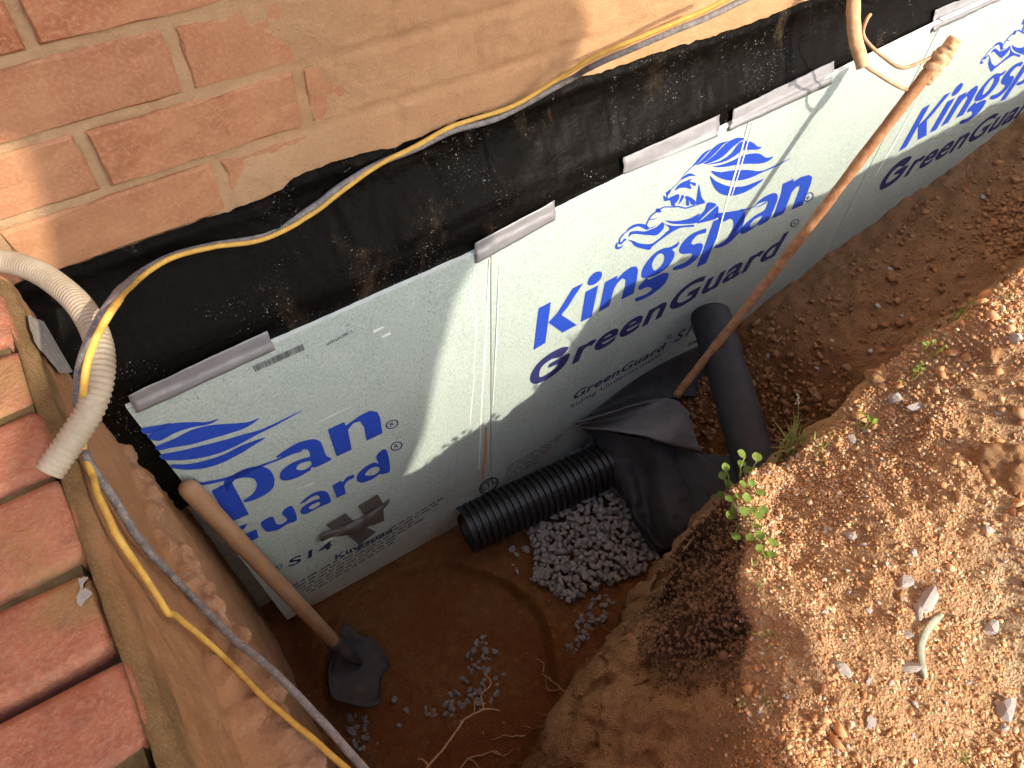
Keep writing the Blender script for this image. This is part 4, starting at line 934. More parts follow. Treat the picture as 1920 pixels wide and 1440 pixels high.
def inpoly(x, y, P):
    c = False; j = len(P) - 1
    for i in range(len(P)):
        if (P[i][1] > y) != (P[j][1] > y) and x < (P[j][0]-P[i][0])*(y-P[i][1])/(P[j][1]-P[i][1]) + P[i][0]: c = not c
        j = i
    return c
def pile(label, poly, n, rmin, rmax, h, sink=.35, extra=()):
    c = np.mean([onZ(x, y, -1.12) for x, y in poly], 0); root = empty('gravel_pile', c); tag(root, label, 'gravel', 'gravel in the pit')
    xs = [p[0] for p in poly]; ys = [p[1] for p in poly]; done = []; tries = 0
    cx, cy = np.mean(xs), np.mean(ys)
    while len(done) < n and tries < 60000:
        tries += 1; x, y = random.uniform(min(xs), max(xs)), random.uniform(min(ys), max(ys))
        if not inpoly(x, y, poly): continue
        r = rmin + (rmax - rmin) * random.betavariate(1.6, 1.9)
        P = onZ(x, y, -1.125); lay = 0
        near = [q for q in done if np.hypot(P[0]-q[0], P[1]-q[1]) < (r + q[3]) * .52]
        if near:
            if len(near) > 4: continue
            lay = max(q[4] for q in near) + 1
            if lay > 2: continue
        e = math.hypot((x-cx)/(max(xs)-min(xs)), (y-cy)/(max(ys)-min(ys))); z = ground_z(P[0], P[1]) + h * max(0, 1 - 2.0*e) + r*(.75 - sink) + lay * r * .8
        done.append((P[0], P[1], z, r, lay))
    for x, y, r in extra: P = onZ(x, y, -1.13); done.append((P[0], P[1], ground_z(P[0], P[1]) + r*.4, r, 0))
    done.sort(key=lambda q: -q[3]); bulk = MB()
    for k, (X, Y, Z, r, lay) in enumerate(done):
        if k >= 280:
            d = random.choice(GR); Vv = np.array([v.co for v in d.vertices]) * r; a = random.uniform(0, 6.3); tl = random.gauss(0, .4)
            Rm = np.array((Matrix.Rotation(a, 3, 'Z') @ Matrix.Rotation(tl, 3, 'X'))); bulk.add(Vv @ Rm.T + np.array((X, Y, Z)), [tuple(p.vertices) for p in d.polygons]); continue
        o = mesh('stone', None, None, parent=root, data=random.choice(GR)); o.location = Vector((X, Y, Z)) - Vector(c); o.scale = (r, r, r)
        o.rotation_euler = (random.gauss(0, .45), random.gauss(0, .45), random.uniform(0, 6.3))
    if bulk.n: tag(bulk.build('gravel_chips', MT['gravel_stone'], root), kind='stuff')
pile('heap of pale crushed gravel around the drain pipe and fabric', [(1035,868),(1070,835),(1092,808),(1120,815),(1140,868),(1185,950),(1232,1042),(1205,1072),(1150,1092),(1095,1112),(1062,1128),(1030,1095),(1000,1090),(1005,1040),(985,985),(1060,925),(960,915)], 950, .0055, .0130, .030,
     extra=[(960,1026,.011),(985,1030,.013),(968,1038,.009),(970,1071,.008),(1000,1086,.008),(1045,1110,.014),(1072,1118,.015)])
pile('pale gravel packed between the drain pipe and the board', [(925,938),(965,905),(1005,878),(1050,848),(1090,805),(1122,812),(1108,848),(1060,862),(1010,885),(960,918)], 130, .005, .0125, .012, .3)
pile('muddy gravel patch scattered on the clay floor beside the shovel', [(878,1170),(905,1175),(935,1215),(958,1265),(940,1305),(895,1330),(800,1338),(792,1318),(850,1288),(880,1240)], 70, .004, .0105, .003, .85, [(905,1188,.007),(893,1200,.009),(737,1307,.010),(760,1325,.008),(745,1355,.009),(865,1350,.008)])
pile('small gravel spilled under the tip of the shovel blade', [(648,1325),(690,1330),(692,1370),(676,1400),(655,1395),(650,1350)], 26, .004, .009, .002, .8)
pile('gravel trickle along the foot of the clay bank', [(1118,1108),(1140,1110),(1160,1130),(1120,1180),(1075,1225),(1062,1215),(1085,1160)], 60, .004, .009, .003, .7)
# single stones
QZ = [rock_mesh(200 + k, 'quartz_stone', 1, random.uniform(.5, .8)) for k in range(8)]; CS = [rock_mesh(230 + k, 'clay_stone', 2, random.uniform(.6, .8)) for k in range(5)]
single = [(1677,748,19,1,'tall white quartz stone standing at the lip of the bank'),(1715,764,15,0,'white stone split in two beside the tall quartz stone'),(1596,824,11,0,'small grey stone upright in the soil near the leafy sprout'),
 (1552,993,11,0,'small dark pointed stone below the round leaved plant'),(1596,1006,13,0,'whitish stone beside a tiny white chip'),(1620,1022,8,0,'tiny white chip beside the whitish stone'),(1710,1042,12,0,0),(1850,996,18,0,'grey square stone half sunk in sandy soil'),(1695,1092,17,0,'grey pointed stone touching the flat pale stone'),
 (1735,1128,29,0,'large flat pale stone at the end of the green strip'),(1692,1125,10,0,'white chip touching the side of the flat pale stone'),(1718,1150,20,0,'dark grey stone tucked under the flat pale stone'),(1590,1113,12,0,'pale stone paired with a smaller dark chip'),(1606,1120,8,0,'small dark chip paired with a pale stone'),(1628,1147,11,0,0),(1543,1150,9,0,0),(1700,1190,11,0,'blue grey pebble beside the upper part of the green strip'),
 (1855,1181,19,0,'round grey stone in the sandy soil right of the green strip'),(1578,1254,17,0,'pointed tan stone casting a dark shadow on the bank'),(1628,1275,11,0,'narrow grey stone beside the pointed tan stone'),(1703,1252,20,0,'pale stone lying against the lower end of the green strip'),(1713,1320,10,0,0),
 (1631,1354,13,0,'pale stone with a tan chip leaning on it'),(1647,1366,9,0,'tan chip leaning on a pale stone'),(1812,1280,11,0,'round cream pebble between the green strip and the largest pale stone'),(1884,1338,27,0,'largest pale stone on the sandy soil'),(1879,1366,14,0,'small pale stone against the largest one'),(1570,1410,10,0,'grey pebble next to a pale twin at the foot of the bank'),(1606,1412,11,0,'pale twin of a grey pebble at the foot of the bank'),(1709,1381,8,0,0),
 (1869,775,13,0,'grey stone in the shade of the clay boulder'),(1902,636,16,1,'white stone at the upper edge of the bank'),(1760,992,7,0,0),(1500,857,8,0,0),(1640,1050,6,0,0),(1775,1200,6,0,0),(1765,1100,7,0,0),
 (1668,505,6,0,1),(1441,668,7,0,1),(1631,660,8,0,1),(1531,692,7,0,1),(1690,594,7,0,1),(1646,575,7,0,1),(1845,370,7,0,1),(1560,640,6,0,1)]
for x, y, rp, tall, lab in single:
    P = ground_hit(x, y); r = rp * depth(P) / FPX
    o = mesh('stone', None, None, data=random.choice(QZ)); o.location = P + np.array([0, 0, r*.22]); o.scale = (r, r, r * (1.35 if tall else 1.0)); o.rotation_euler = (random.gauss(0, .3), random.gauss(0, .3), random.uniform(0, 6.3))
    tag(o, lab if isinstance(lab, str) else ('small pale pebble lying on the shaded trench soil' if lab == 1 else 'small grey white pebble loose on the sunlit bank soil'), 'stone', 'stones on the ground' if isinstance(lab, str) else ('pebbles in the trench' if lab == 1 else 'pebbles on the bank'))
def boulder(x, y, rp, label, k, zs=.75):
    P = ground_hit(x, y); r = rp * depth(P) / FPX; d = rock_mesh(300 + k, 'clod_soil', 4 if rp > 40 else 3, zs, nm='clod'); bm = bmesh.new(); bm.from_mesh(d)
    for v in bm.verts: v.co += v.co.normalized() * float(.09 * fbm(v.co.x*2.0 + k, v.co.y*2.0, v.co.z*2.0, 3) + .06 * fbm(v.co.x*8, v.co.y*8, v.co.z*8 + k, 4))
    bm.to_mesh(d); bm.free(); d.polygons.foreach_set('use_smooth', [True]*len(d.polygons))
    o = mesh('clay_clod', None, None, data=d); o.location = P + np.array([0, 0, -r*.05]); o.scale = (r, r, r); o.rotation_euler[2] = k * 1.7; tag(o, label, 'clod', 'clay clods')
boulder(1912, 890, 82, 'big lump of orange clay on the bank with a shaded hollow beside it', 1, .62)
boulder(1868, 662, 24, 'orange clay clod behind the big lump near a white stone', 2); boulder(1590, 1285, 18, 'orange clay clod under the pointed tan stone', 3)
boulder(1800, 715, 20, 'brown clod beside the shaded hollow', 4); boulder(1830, 735, 22, 'brown clod nearest the big clay lump', 5)
boulder(1690, 1118, 12, 'tiny orange clod left of the flat pale stone', 6); boulder(1650, 700, 26, 'rounded clod forming the lip of the bank', 7)
boulder(1530, 742, 18, 'brown clod on the shaded trench soil behind the grass', 8); boulder(1565, 760, 15, 'brown clod in the trench under the lip', 9); boulder(1590, 690, 13, 'small brown clod on the trench soil', 10)
# crumbs: loose soil scattered over the ground, as many as nobody could count
def crumbs(nm, label, mask, n, rmin, rmax, cols, seed, lift=.25, mat='crumb'):
    r = np.random.default_rng(seed); w = mask.ravel() * 1.0; cell = np.ones_like(GX)
    cell[1:-1, 1:-1] = (GX[2:, 1:-1] - GX[:-2, 1:-1]) * (GY[1:-1, 2:] - GY[1:-1, :-2]); w = w * cell.ravel(); w /= w.sum()
    ids = r.choice(len(w), n, p=w); C_ = np.stack([PX.ravel()[ids], PY.ravel()[ids], GZ.ravel()[ids]], 1) + r.normal(0, .0015, (n, 3)) * (1, 1, 0)
    bm = bmesh.new(); bmesh.ops.create_icosphere(bm, subdivisions=1, radius=1); bv = np.array([v.co for v in bm.verts]); bf = np.array([[v.index for v in f.verts] for f in bm.faces]); bm.free()
    rad = rmin + (rmax - rmin) * r.beta(1.1, 5.0, n); Vs = bv[None] * np.clip(1 + r.normal(0, .36, (n, len(bv), 1)), .35, 1.7) * rad[:, None, None] * r.uniform(.5, 1.35, (n, 1, 3))
    a = r.uniform(0, 6.283, n); ca, sa = np.cos(a)[:, None], np.sin(a)[:, None]
    x, y = Vs[..., 0]*ca - Vs[..., 1]*sa, Vs[..., 0]*sa + Vs[..., 1]*ca; Vs = np.stack([x, y, Vs[..., 2]*.8], -1) + C_[:, None] + np.array([0, 0, 1.0]) * (rad*lift)[:, None, None]
    Fs = (bf[None] + (np.arange(n) * len(bv))[:, None, None]).reshape(-1, 3)
    me = bpy.data.meshes.new(nm); V_ = Vs.reshape(-1, 3); me.vertices.add(len(V_)); me.vertices.foreach_set('co', V_.astype(np.float32).ravel())
    me.loops.add(Fs.size); me.loops.foreach_set('vertex_index', Fs.astype(np.int32).ravel()); me.polygons.add(len(Fs)); me.polygons.foreach_set('loop_start', np.arange(0, Fs.size, 3, dtype=np.int32)); me.update(calc_edges=True)
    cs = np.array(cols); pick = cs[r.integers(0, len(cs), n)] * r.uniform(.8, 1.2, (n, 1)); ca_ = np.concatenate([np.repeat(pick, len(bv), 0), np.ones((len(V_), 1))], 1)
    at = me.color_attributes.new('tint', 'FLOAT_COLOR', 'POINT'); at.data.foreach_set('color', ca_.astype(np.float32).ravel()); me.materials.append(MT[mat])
    o = bpy.data.objects.new(nm, me); COL.objects.link(o); return tag(o, label, 'soil crumbs', kind='stuff')
vis = ((GX > .2) & (GX < 1.25) & (GY > -1.0) & (GY < -.42))
crumbs('soil_crumbs', 'loose orange soil crumbs covering the sunlit bank', vis * sst(.9, 1, GS) * (.25 + sst(-.3, .5, fbm(GX*9, GY*9, 12.0, 3))), 76000, .0005, .0046, [(.54,.29,.135),(.62,.38,.19),(.45,.225,.10),(.66,.46,.27),(.70,.57,.39)], 5)
crumbs('soil_crumbs', 'coarse orange clods strewn over the sunlit bank', vis * sst(.95, 1, GS) * sst(-.2, .5, fbm(GX*7, GY*7, 32.0, 3)), 420, .004, .014, [(.54,.29,.135),(.60,.37,.19),(.47,.24,.11)], 15)
crumbs('stone_chips', 'tiny pale stone chips strewn over the sunlit bank', vis * sst(.95, 1, GS), 260, .001, .0055, [(.55,.52,.48),(.62,.58,.53),(.40,.38,.37)], 16)
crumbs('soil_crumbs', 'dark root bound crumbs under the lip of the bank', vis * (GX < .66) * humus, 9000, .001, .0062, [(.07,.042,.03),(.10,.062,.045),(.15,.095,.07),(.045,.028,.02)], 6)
tr = ((GX > .82) & (GX < 2.3) & (GY > -.5) & (GY < -.09)) * (GS < .5)
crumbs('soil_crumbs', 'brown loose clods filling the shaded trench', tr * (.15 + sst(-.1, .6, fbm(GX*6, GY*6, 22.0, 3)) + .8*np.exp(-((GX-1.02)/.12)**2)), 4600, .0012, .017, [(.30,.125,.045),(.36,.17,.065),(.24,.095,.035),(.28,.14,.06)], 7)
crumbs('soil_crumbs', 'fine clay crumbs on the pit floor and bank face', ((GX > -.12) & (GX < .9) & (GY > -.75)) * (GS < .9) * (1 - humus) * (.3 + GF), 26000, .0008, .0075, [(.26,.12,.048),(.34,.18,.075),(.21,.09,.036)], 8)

# ================================================================== ROOTS, PLANTS, SMALL THINGS
def thread(nm, label, paths, cat='root', mat='root', group=None):
    mb_ = MB()
    for P, r0, r1 in paths:
        n = max(10, 7*len(P)); C_ = spline(np.array(P), n); V, Fx = tube_geo(C_ + .0012*np.stack([fbm(np.arange(n)*.35, k*7., len(P), 3) for k in range(3)], 1), np.linspace(r0, r1, n), 6); mb_.add(V, Fx)
    o = mb_.build(nm, MT[mat], None, True); c = np.vstack(mb_.V).mean(0); o.data.transform(Matrix.Translation(Vector(-c))); o.location = c
    return tag(o, label, cat, group)
G3 = 'roots in the pit'
D3 = lambda L: [atd(*p) for p in L]
def GH(L, lift=.006): return [ground_hit(x, y) + np.array([0, 0, lift]) for x, y in L]
thread('root', 'forked pale root hanging out over the pit floor', [(D3([(783,1470,.98),(803,1437,1.02),(830,1405,1.07),(868,1352,1.12),(886,1340,1.14),(906,1329,1.15),(903,1302,1.17),(918,1288,1.19),(920,1278,1.20),(911,1262,1.21)]), .0020, .0009), (D3([(906,1329,1.15),(922,1330,1.15),(937,1332,1.15)]), .0018, .0008),
        (D3([(888,1338,1.14),(890,1318,1.15),(884,1305,1.15)]), .0011, .0006), (D3([(803,1437,1.02),(794,1425,1.03),(783,1423,1.03)]), .0014, .0008)], group=G3)
thread('root', 'pale forked root at the bottom edge of the clay bank', [(GH([(855,1450),(880,1424),(905,1417),(925,1411),(948,1421)]), .0022, .001), (GH([(925,1411),(945,1418),(962,1405)]), .0012, .0007), (GH([(876,1423),(890,1430),(902,1450)]), .0015, .0009)], group=G3)
thread('root', 'pale root reaching out of the clay bank beside the pit ring', [(GH([(1090,1308),(1066,1305),(1045,1290),(1030,1276),(1016,1265)], .012), .0022, .0009), (GH([(1050,1296),(1030,1298),(1022,1280),(1019,1272)], .014), .0013, .0006), (GH([(1017,1265),(1018,1250),(1012,1243),(1003,1243)], .02), .0012, .0007)], group=G3)
for i, L in enumerate(([(1066,1330),(1050,1341),(1032,1341),(1016,1344)], [(1030,1362),(1008,1366),(994,1368),(982,1363)], [(985,1382),(960,1383),(945,1380),(934,1387),(922,1388)])):
    thread('root', ('short root poking from the clay bank just below the longer reaching root', 'short thin root between two other short roots of the clay bank', 'kinked short root of the clay bank just above the forked one')[i], [(GH(L, .008), .0016, .0007)], group='short roots of the clay bank')
thread('root', 'long root trailing from the dark soil across the gravel edge', [(GH([(1300,1010),(1270,1048),(1245,1057),(1218,1060),(1205,1072),(1180,1083),(1160,1090)], .012), .002, .001), (GH([(1165,1088),(1158,1094),(1152,1088)], .008), .0011, .0006)], group=G3)
thread('root', 'hair fine roots curling out of the clay bank above the gravel trickle', [(GH([(1180,1184),(1160,1178),(1140,1188),(1128,1174)], .008), .001, .0005), (GH([(1145,1186),(1142,1200)], .006), .0007, .0004)], group=G3)
thread('root', 'dark hanging rootlets below the clover plant', [(GH([(1330,945),(1326,958),(1320,972),(1312,985),(1310,1000)], .012), .002, .0008), (GH([(1340,960),(1335,985),(1318,1004)], .010), .0012, .0005), (GH([(1302,1012),(1285,1016),(1276,1024),(1268,1042)], .01), .0015, .0007)], mat='dark_root', group=G3)
thread('root', 'thin pale root lying on the shaded soil below the third board', [(GH([(1768,352),(1785,340),(1800,330),(1812,318),(1822,298)], .004), .0015, .0007), (GH([(1806,325),(1800,336)], .004), .001, .0006)], group='roots in the trench')
thread('twig', 'straight thin twig on the shaded trench soil', [(GH([(1447,652),(1475,626),(1508,602)], .006), .0018, .001)], 'twig')
thread('root', 'brown root stump sticking up beside the cables', [(D3([(685,1452,1.16),(694,1425,1.14),(700,1408,1.12),(707,1395,1.11)]), .006, .002), (D3([(696,1425,1.14),(690,1412,1.13)]), .003, .0012)], mat='dark_root', group=G3)
thread('twig', 'pale flat splinter of wood on the sandy soil', [(GH([(1763,1358),(1785,1365),(1805,1372),(1820,1378)], .003), .0028, .0042)], 'twig')
thread('wire_end', 'short bare wire sticking out of the bank by the grass', [(GH([(1424,845),(1445,842),(1462,836)], .012), .0018, .0022)], 'wire', 'dark_root')
# bent strip of green plastic
sp = spline(np.array([(1760,1156),(1738,1176),(1725,1200),(1720,1222),(1722,1245),(1730,1275)]), 30)
C_ = spline(np.array([ground_hit(x, y) + np.array([0, 0, .0065]) for x, y in sp[::4]] + [ground_hit(*sp[-1]) + np.array([0, 0, .0065])]), 40); V = []
for i in range(40):
    T = C_[min(i+1, 39)] - C_[max(i-1, 0)]; T /= np.linalg.norm(T); N = np.cross(T, [0, 0, 1]); N /= np.linalg.norm(N); w = .0036 * (1 if 2 < i < 37 else .7)
    for a, h in ((-1, .0006), (-.5, .0014), (.5, .0016), (1, .0005), (.9, -.0012), (-.9, -.0012)): V.append(C_[i] + N*a*w + np.array([0, 0, h]))
c = C_.mean(0); tag(mesh('plastic_strip', np.array(V) - c, grid_faces(40, 6, close=True) + [tuple(range(5, -1, -1)), tuple(range(234, 240))], MT['green_strip'], None, True), 'bent strip of pale green plastic lying on the bank', 'plastic strip').location = c
# leaves
def leaf_mesh(pointed=False):
    V = []; n = 9
    for i in range(n):
        s = i/(n-1); w = (math.sin(math.pi * min(1, s*.96 + .04)) ** (.62 if not pointed else .9)) * (.5 if not pointed else .26)
        for j in (-1, -.5, 0, .5, 1): V.append((s, w*j, .10*abs(j) - .18*(s-.45)**2))
    d = bpy.data.meshes.new('leaf'); d.from_pydata(V, [], grid_faces(n, 5)); d.polygons.foreach_set('use_smooth', [True]*len(d.polygons)); d.materials.append(MT['leaf']); return d
LM, LP = leaf_mesh(), leaf_mesh(True)
def leafy(nm, label, base, leaves, data, size_px, cat='plant', group=None, lift=.018):
    b = ground_hit(*base); root = empty(nm, b); tag(root, label, cat, group); mb_ = MB()
    for k, (x, y) in enumerate(leaves):
        g = ground_hit(x, y); d_ = depth(g) - lift * random.uniform(.6, 1.8); P = atd(x, y, min(d_, depth(b) + .05)); s = size_px * depth(P) / FPX * random.uniform(.8, 1.15)
        foot = b + (np.array([P[0], P[1], 0]) - np.array([b[0], b[1], 0])) * .55; foot[2] = min(foot[2], P[2] - .01)
        out = P - foot; out[2] = 0; out = out / (np.linalg.norm(out) + 1e-6); az_ = math.atan2(out[1], out[0]) + random.gauss(0, .6)
        o = mesh('leaf', None, None, parent=root, data=data); R_ = Matrix.Rotation(az_, 4, 'Z') @ Matrix.Rotation(random.gauss(-.15, .3), 4, 'Y') @ Matrix.Rotation(random.gauss(0, .3), 4, 'X')
        ctr = R_ @ Vector((s*.5, 0, 0)); o.matrix_local = Matrix.Translation(Vector(P - b) - ctr) @ R_ @ Matrix.Scale(s, 4)
        V, Fx = tube_geo(spline(np.array([foot - (0, 0, .004), foot*.5 + (P)*.5 + np.array([0, 0, .003]), P - np.array(ctr)]), 7), .00095, 5); mb_.add(V, Fx)
    tag(mb_.build('stems', MT['grass'], root, True), kind='stuff')
zl = [(1485,500),(1615,525),(1350,610),(1490,580),(1325,680),(1545,640),(1495,755),(1570,745),(1300,840),(1650,830),(1385,880),(1430,970),(1390,1020),(1580,970),(1620,1020),(1505,990),(1610,1110),(1440,1200),(1560,1210),(1640,1190),(1750,1250),(1690,1350),(1740,1350),(1640,1300),(1670,975),(1375,750),(1530,870),(1460,860),(1600,640)]
leafy('clover_plant', 'round leaved green plant growing over the lip of the bank', (1400, 925), [(1060 + x/4.5, 740 + y/4.5) for x, y in zl], LM, 19)
leafy('leafy_sprout', 'three leaved bright sprout beside the grass tuft with a seed stalk', (1622, 800), [(1616,776),(1609,795),(1632,785),(1640,790)], LP, 22, group='sprouts on the bank')
leafy('leafy_sprout', 'tiny sprout between the tall quartz stone and the lip', (1722, 700), [(1722,688),(1728,680),(1716,694),(1730,692)], LM, 10, group='sprouts on the bank')
leafy('leafy_sprout', 'small sprout hanging at the upper lip of the bank', (1800, 600), [(1795,588),(1802,582),(1790,598),(1806,600),(1830,575),(1822,568)], LM, 9, group='sprouts on the bank')
leafy('leafy_sprout', 'small sprout with narrow leaves among the upper lip crumbs', (1745, 650), [(1740,642),(1752,640),(1765,655),(1775,650),(1733,645)], LM, 9, group='sprouts on the bank')
def tuft(label, base, n, hpx, spread=.6, seed=0, group='grass tufts on the bank', stalk=None):
    r = np.random.default_rng(seed + 50); b = ground_hit(*base); L0 = hpx * depth(b) / FPX; mb_ = MB(); root = None
    for k in range(n):
        L_ = L0 * r.uniform(.45, 1.1); az_ = r.uniform(0, 6.283); tilt = abs(r.normal(0, spread)) + .1; o_ = b + np.array([r.normal(0, L0*.13), r.normal(0, L0*.13), -.002])
        d = np.array([math.cos(az_)*math.sin(tilt), math.sin(az_)*math.sin(tilt), math.cos(tilt)]); side = np.array([-math.sin(az_), math.cos(az_), 0]); V = []
        for i in range(6):
            s = i/5; c = o_ + d*L_*s + np.array([d[0], d[1], -.6])*L_*.35*s*s*math.sin(tilt); w = .0014*(1 - s**1.6) + .0001; V += [c - side*w, c + np.array([0, 0, -.0003]), c + side*w]
        mb_.add(V, grid_faces(6, 3))
    if stalk:
        P = [b, atd(*stalk[0], depth(b) - .005), atd(*stalk[1], depth(b) - .01)]; root = empty('grass_tuft', b); V, Fx = tube_geo(spline(np.array(P), 14), .0007, 5); mb_.add(V, Fx)
        mb_.build('blades', MT['grass'], root, True); sb_ = MB()
        for i in range(9):
            c = P[2] + (P[1] - P[2]) * i * .035 + r.normal(0, .0012, 3); V, Fx = tube_geo([c - (0, 0, .002), c, c + (0, 0, .0022)], [.0004, .0014, .0004], 6); sb_.add(V, Fx)
        sb_.build('seed_head', MT['seed'], root, True)
    else:
        root = mb_.build('grass_tuft', MT['grass'], None, True); root.data.transform(Matrix.Translation(Vector(-b))); root.location = b
    tag(root, label, 'grass', group)
tuft('tallest grass tuft with a thin seed stalk rising over the trench', (1487, 838), 60, 62, .6, 1, stalk=((1496, 790), (1497, 742)))
tuft('grass tuft just behind the round leaved plant', (1470, 862), 40, 34, .8, 2); tuft('low grass tuft between the seed stalk and the small grey stone', (1537, 842), 36, 30, .8, 3)
tuft('few thin blades in front of the leafy sprout', (1556, 815), 9, 30, 1.0, 4); tuft('sparse blades by the low tuft', (1543, 868), 10, 20, .7, 5)
tuft('bright narrow tuft rooted on the dark crumbling lip', (1449, 1196), 16, 36, .75, 6); tuft('long bladed tuft just below the round leaved plant', (1418, 1062), 12, 34, .8, 7)
tuft('fine dry grass patch lower along the lip', (1442, 1318), 30, 26, .7, 8); tuft('dry grass patch at the bottom of the sandy soil', (1800, 1424), 34, 28, .8, 9)
tuft('single bent blades at the foot of the lip', (1468, 1422), 8, 24, 1.1, 10); tuft('small grass wisps beside the upper sprout', (1760, 690 - 60), 12, 18, .8, 11)
tuft('wispy grass with dry tips at the far upper lip', (1888, 562), 20, 26, .7, 12); tuft('yellowed wisps under the round leaved plant', (1420, 1105), 14, 22, .8, 13)
tuft('tiny wisps beside the fine dry patch', (1398, 1312), 10, 16, .8, 14)
tuft('thin blades near the tall quartz stone', (1705, 712), 8, 22, .9, 15)

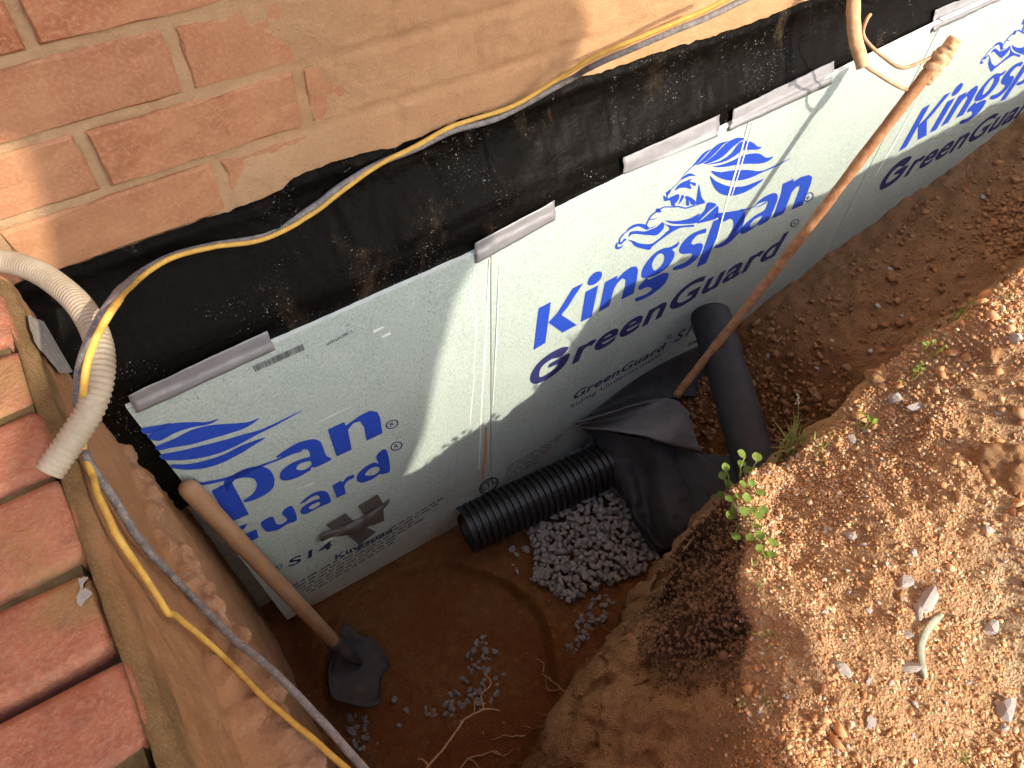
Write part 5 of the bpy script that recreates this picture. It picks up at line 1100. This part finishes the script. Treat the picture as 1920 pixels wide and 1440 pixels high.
# ================================================================== PHOTOGRAPHER (out of frame, casts the soft-edged shadow on the wall)
def person():
    root = empty('person', (.37, -1.5, -.39)); tag(root, 'person wrapped in an added shadow blocker leaning over the pit with a phone', 'person')
    R0 = np.array(root.location)
    J = {'pel': (.46,-1.49,.46), 'wst': (.52,-1.43,.62), 'chs': (.60,-1.26,.82), 'nek': (.62,-1.12,.97), 'hd1': (.61,-1.05,1.04), 'hd2': (.60,-1.0,1.15),
         'hpL': (.30,-1.50,.40), 'knL': (.23,-1.48,.0), 'anL': (.17,-1.56,-.29), 'toL': (.16,-1.42,-.375), 'hpR': (.48,-1.50,.40), 'knR': (.42,-1.48,.0), 'anR': (.36,-1.56,-.29), 'toR': (.36,-1.42,-.375),
         'shL': (.44,-1.20,.89), 'elL': (.18,-1.0,.79), 'wrL': (.07,-.84,.47), 'hnL': (.03,-.745,.375), 'shR': (.80,-1.24,.88), 'elR': (.96,-1.29,.80), 'wrR': (.84,-1.30,.62), 'hnR': (.80,-1.28,.55)}
    E = [('pel','wst'),('wst','chs'),('chs','nek'),('nek','hd1'),('hd1','hd2'),('pel','hpL'),('hpL','knL'),('knL','anL'),('anL','toL'),('pel','hpR'),('hpR','knR'),('knR','anR'),('anR','toR'),
         ('chs','shL'),('shL','elL'),('elL','wrL'),('wrL','hnL'),('chs','shR'),('shR','elR'),('elR','wrR'),('wrR','hnR')]
    rad = {'pel': (.17,.13), 'wst': (.16,.12), 'chs': (.19,.13), 'nek': (.055,.055), 'hd1': (.07,.08), 'hd2': (.075,.09), 'hpL': (.13,.13), 'knL': (.10,.10), 'anL': (.045,.05), 'toL': (.04,.03), 'hpR': (.13,.13), 'knR': (.10,.10), 'anR': (.045,.05), 'toR': (.04,.03),
           'shL': (.06,.06), 'elL': (.045,.045), 'wrL': (.028,.024), 'hnL': (.034,.016), 'shR': (.06,.06), 'elR': (.048,.048), 'wrR': (.028,.024), 'hnR': (.034,.016)}
    names = list(J); V = [np.array(J[k]) - R0 for k in names]; ed = [(names.index(a), names.index(b)) for a, b in E]; R = [rad[k] for k in names]
    def finger(w, tip_dirs, base_off):
        wi = names.index(w); hb = V[wi]
        for k, (d, bo, L_) in enumerate(zip(tip_dirs, base_off, (.036, .042, .040, .034, .032))):
            d = np.array(d) / np.linalg.norm(d); a = len(V); V.append(hb + np.array(bo)); V.append(hb + np.array(bo) + d*L_); V.append(hb + np.array(bo) + d*L_ + (d + np.array([0, 0, -.8]))*L_*.5)
            R.extend([(.009,.009), (.0085,.0085), (.0075,.0075)]); ed.extend([(wi, a), (a, a+1), (a+1, a+2)])
    finger('hnL', [(-.5,.8,.1)]*4 + [(.6,.5,.5)], [(-.022,.02,.016), (-.018,.026,.003), (-.014,.024,-.010), (-.008,.02,-.022), (.022,.004,.012)])
    finger('hnR', [(-.8,.5,-.2)]*4 + [(-.2,.9,.3)], [(-.022,.012,.018), (-.024,.014,.004), (-.022,.014,-.010), (-.018,.012,-.022), (-.004,.024,.012)])
    me = bpy.data.meshes.new('body'); me.from_pydata([tuple(v) for v in V], ed, []); o = bpy.data.objects.new('body', me); COL.objects.link(o); o.parent = root
    sk = o.modifiers.new('skin', 'SKIN'); sk.use_smooth_shade = True
    for i, sv in enumerate(me.skin_vertices[0].data): sv.radius = R[i]; sv.use_root = (i == 0)
    o.modifiers.new('sub', 'SUBSURF').levels = 2; o.modifiers['sub'].render_levels = 2
    t = NT('work_clothes'); sepz = t.n('ShaderNodeSeparateXYZ'); t.l(t.co, sepz.inputs[0]); z = sepz.outputs['Z']
    c = t.mix(t.math('GREATER_THAN', z, .86), (.05, .06, .10), (.22, .24, .26)); c = t.mix(t.math('GREATER_THAN', z, 1.37), c, (.50, .32, .23)); c = t.mix(t.math('LESS_THAN', z, .14), c, (.10, .07, .05)); t.col(c).rough(.9); me.materials.append(t.m)
    hm = simple('hair', (.03, .02, .015), (.06, .04, .03), 80, .7); hb = bmesh.new(); bmesh.ops.create_icosphere(hb, subdivisions=3, radius=.098)
    for v in hb.verts: v.co.z *= .9; v.co *= 1 + .05*float(vnoise(v.co.x*40, v.co.y*40, v.co.z*40))
    bmesh.ops.delete(hb, geom=[v for v in hb.verts if v.co.z < -.02 and v.co.y > -.02 - v.co.z], context='VERTS'); d = bpy.data.meshes.new('hair'); hb.to_mesh(d); hb.free(); d.materials.append(hm)
    h = bpy.data.objects.new('hair', d); COL.objects.link(h); h.parent = root; h.location = Vector((.60, -1.015, 1.18)) - Vector(R0)
    # added loft round the body, shaped to cast the wall and porch shade
    rings = [(-.92,-1.46,-.34,.14), (-.86,-1.46,-.35,.215), (-.77,-1.46,-.38,.245), (-.65,-1.46,-.40,.265), (-.54,-1.45,-.40,.295), (-.47,-1.44,-.36,.315), (-.38,-1.41,-.27,.38), (-.33,-1.39,-.16,.43), (-.30,-1.38,-.08,.46), (-.22,-1.34,-.015,.54), (-.16,-1.30,.0,.585), (-.07,-1.25,.0,.54), (0,-1.2,-.01,.50), (.05,-1.16,.05,.38), (.09,-1.13,.14,.30)]
    V = []; ns = 40
    for zw, yy, xl, xr in rings:
        cx, hx = (xl + xr)/2 + .35*abs(yy), (xr - xl)/2
        for q in range(ns):
            a_ = 2*math.pi*q/ns; f_ = 1 + .025*math.sin(a_*7 + zw*9)
            V.append((cx + hx*math.cos(a_)*f_, yy + (.04 if zw < -.8 else .09 if zw < -.7 else .15)*math.sin(a_)*f_, zw + .75*abs(yy)))
    jk = mesh('shadow_blocker', np.array(V) - R0, grid_faces(len(rings), ns, close=True), simple('blocker_grey', (.16, .17, .18), (.21, .22, .23), 40, .9), root, True); jk.modifiers.new('t', 'SOLIDIFY').thickness = .004
    ph = MB(); ph.box((-.038, -.004, -.075), (.038, .004, .075)); p = ph.build('phone', MT['black_plastic']); p.location = CAM - ROT[2]*.012 + np.array([.0, .0, .0]); p.rotation_euler = Matrix(((ROT[0][0], ROT[2][0], -ROT[1][0]), (ROT[0][1], ROT[2][1], -ROT[1][1]), (ROT[0][2], ROT[2][2], -ROT[1][2]))).to_euler()
    tag(p, 'black phone held out over the pit by the photographer', 'phone')
person()
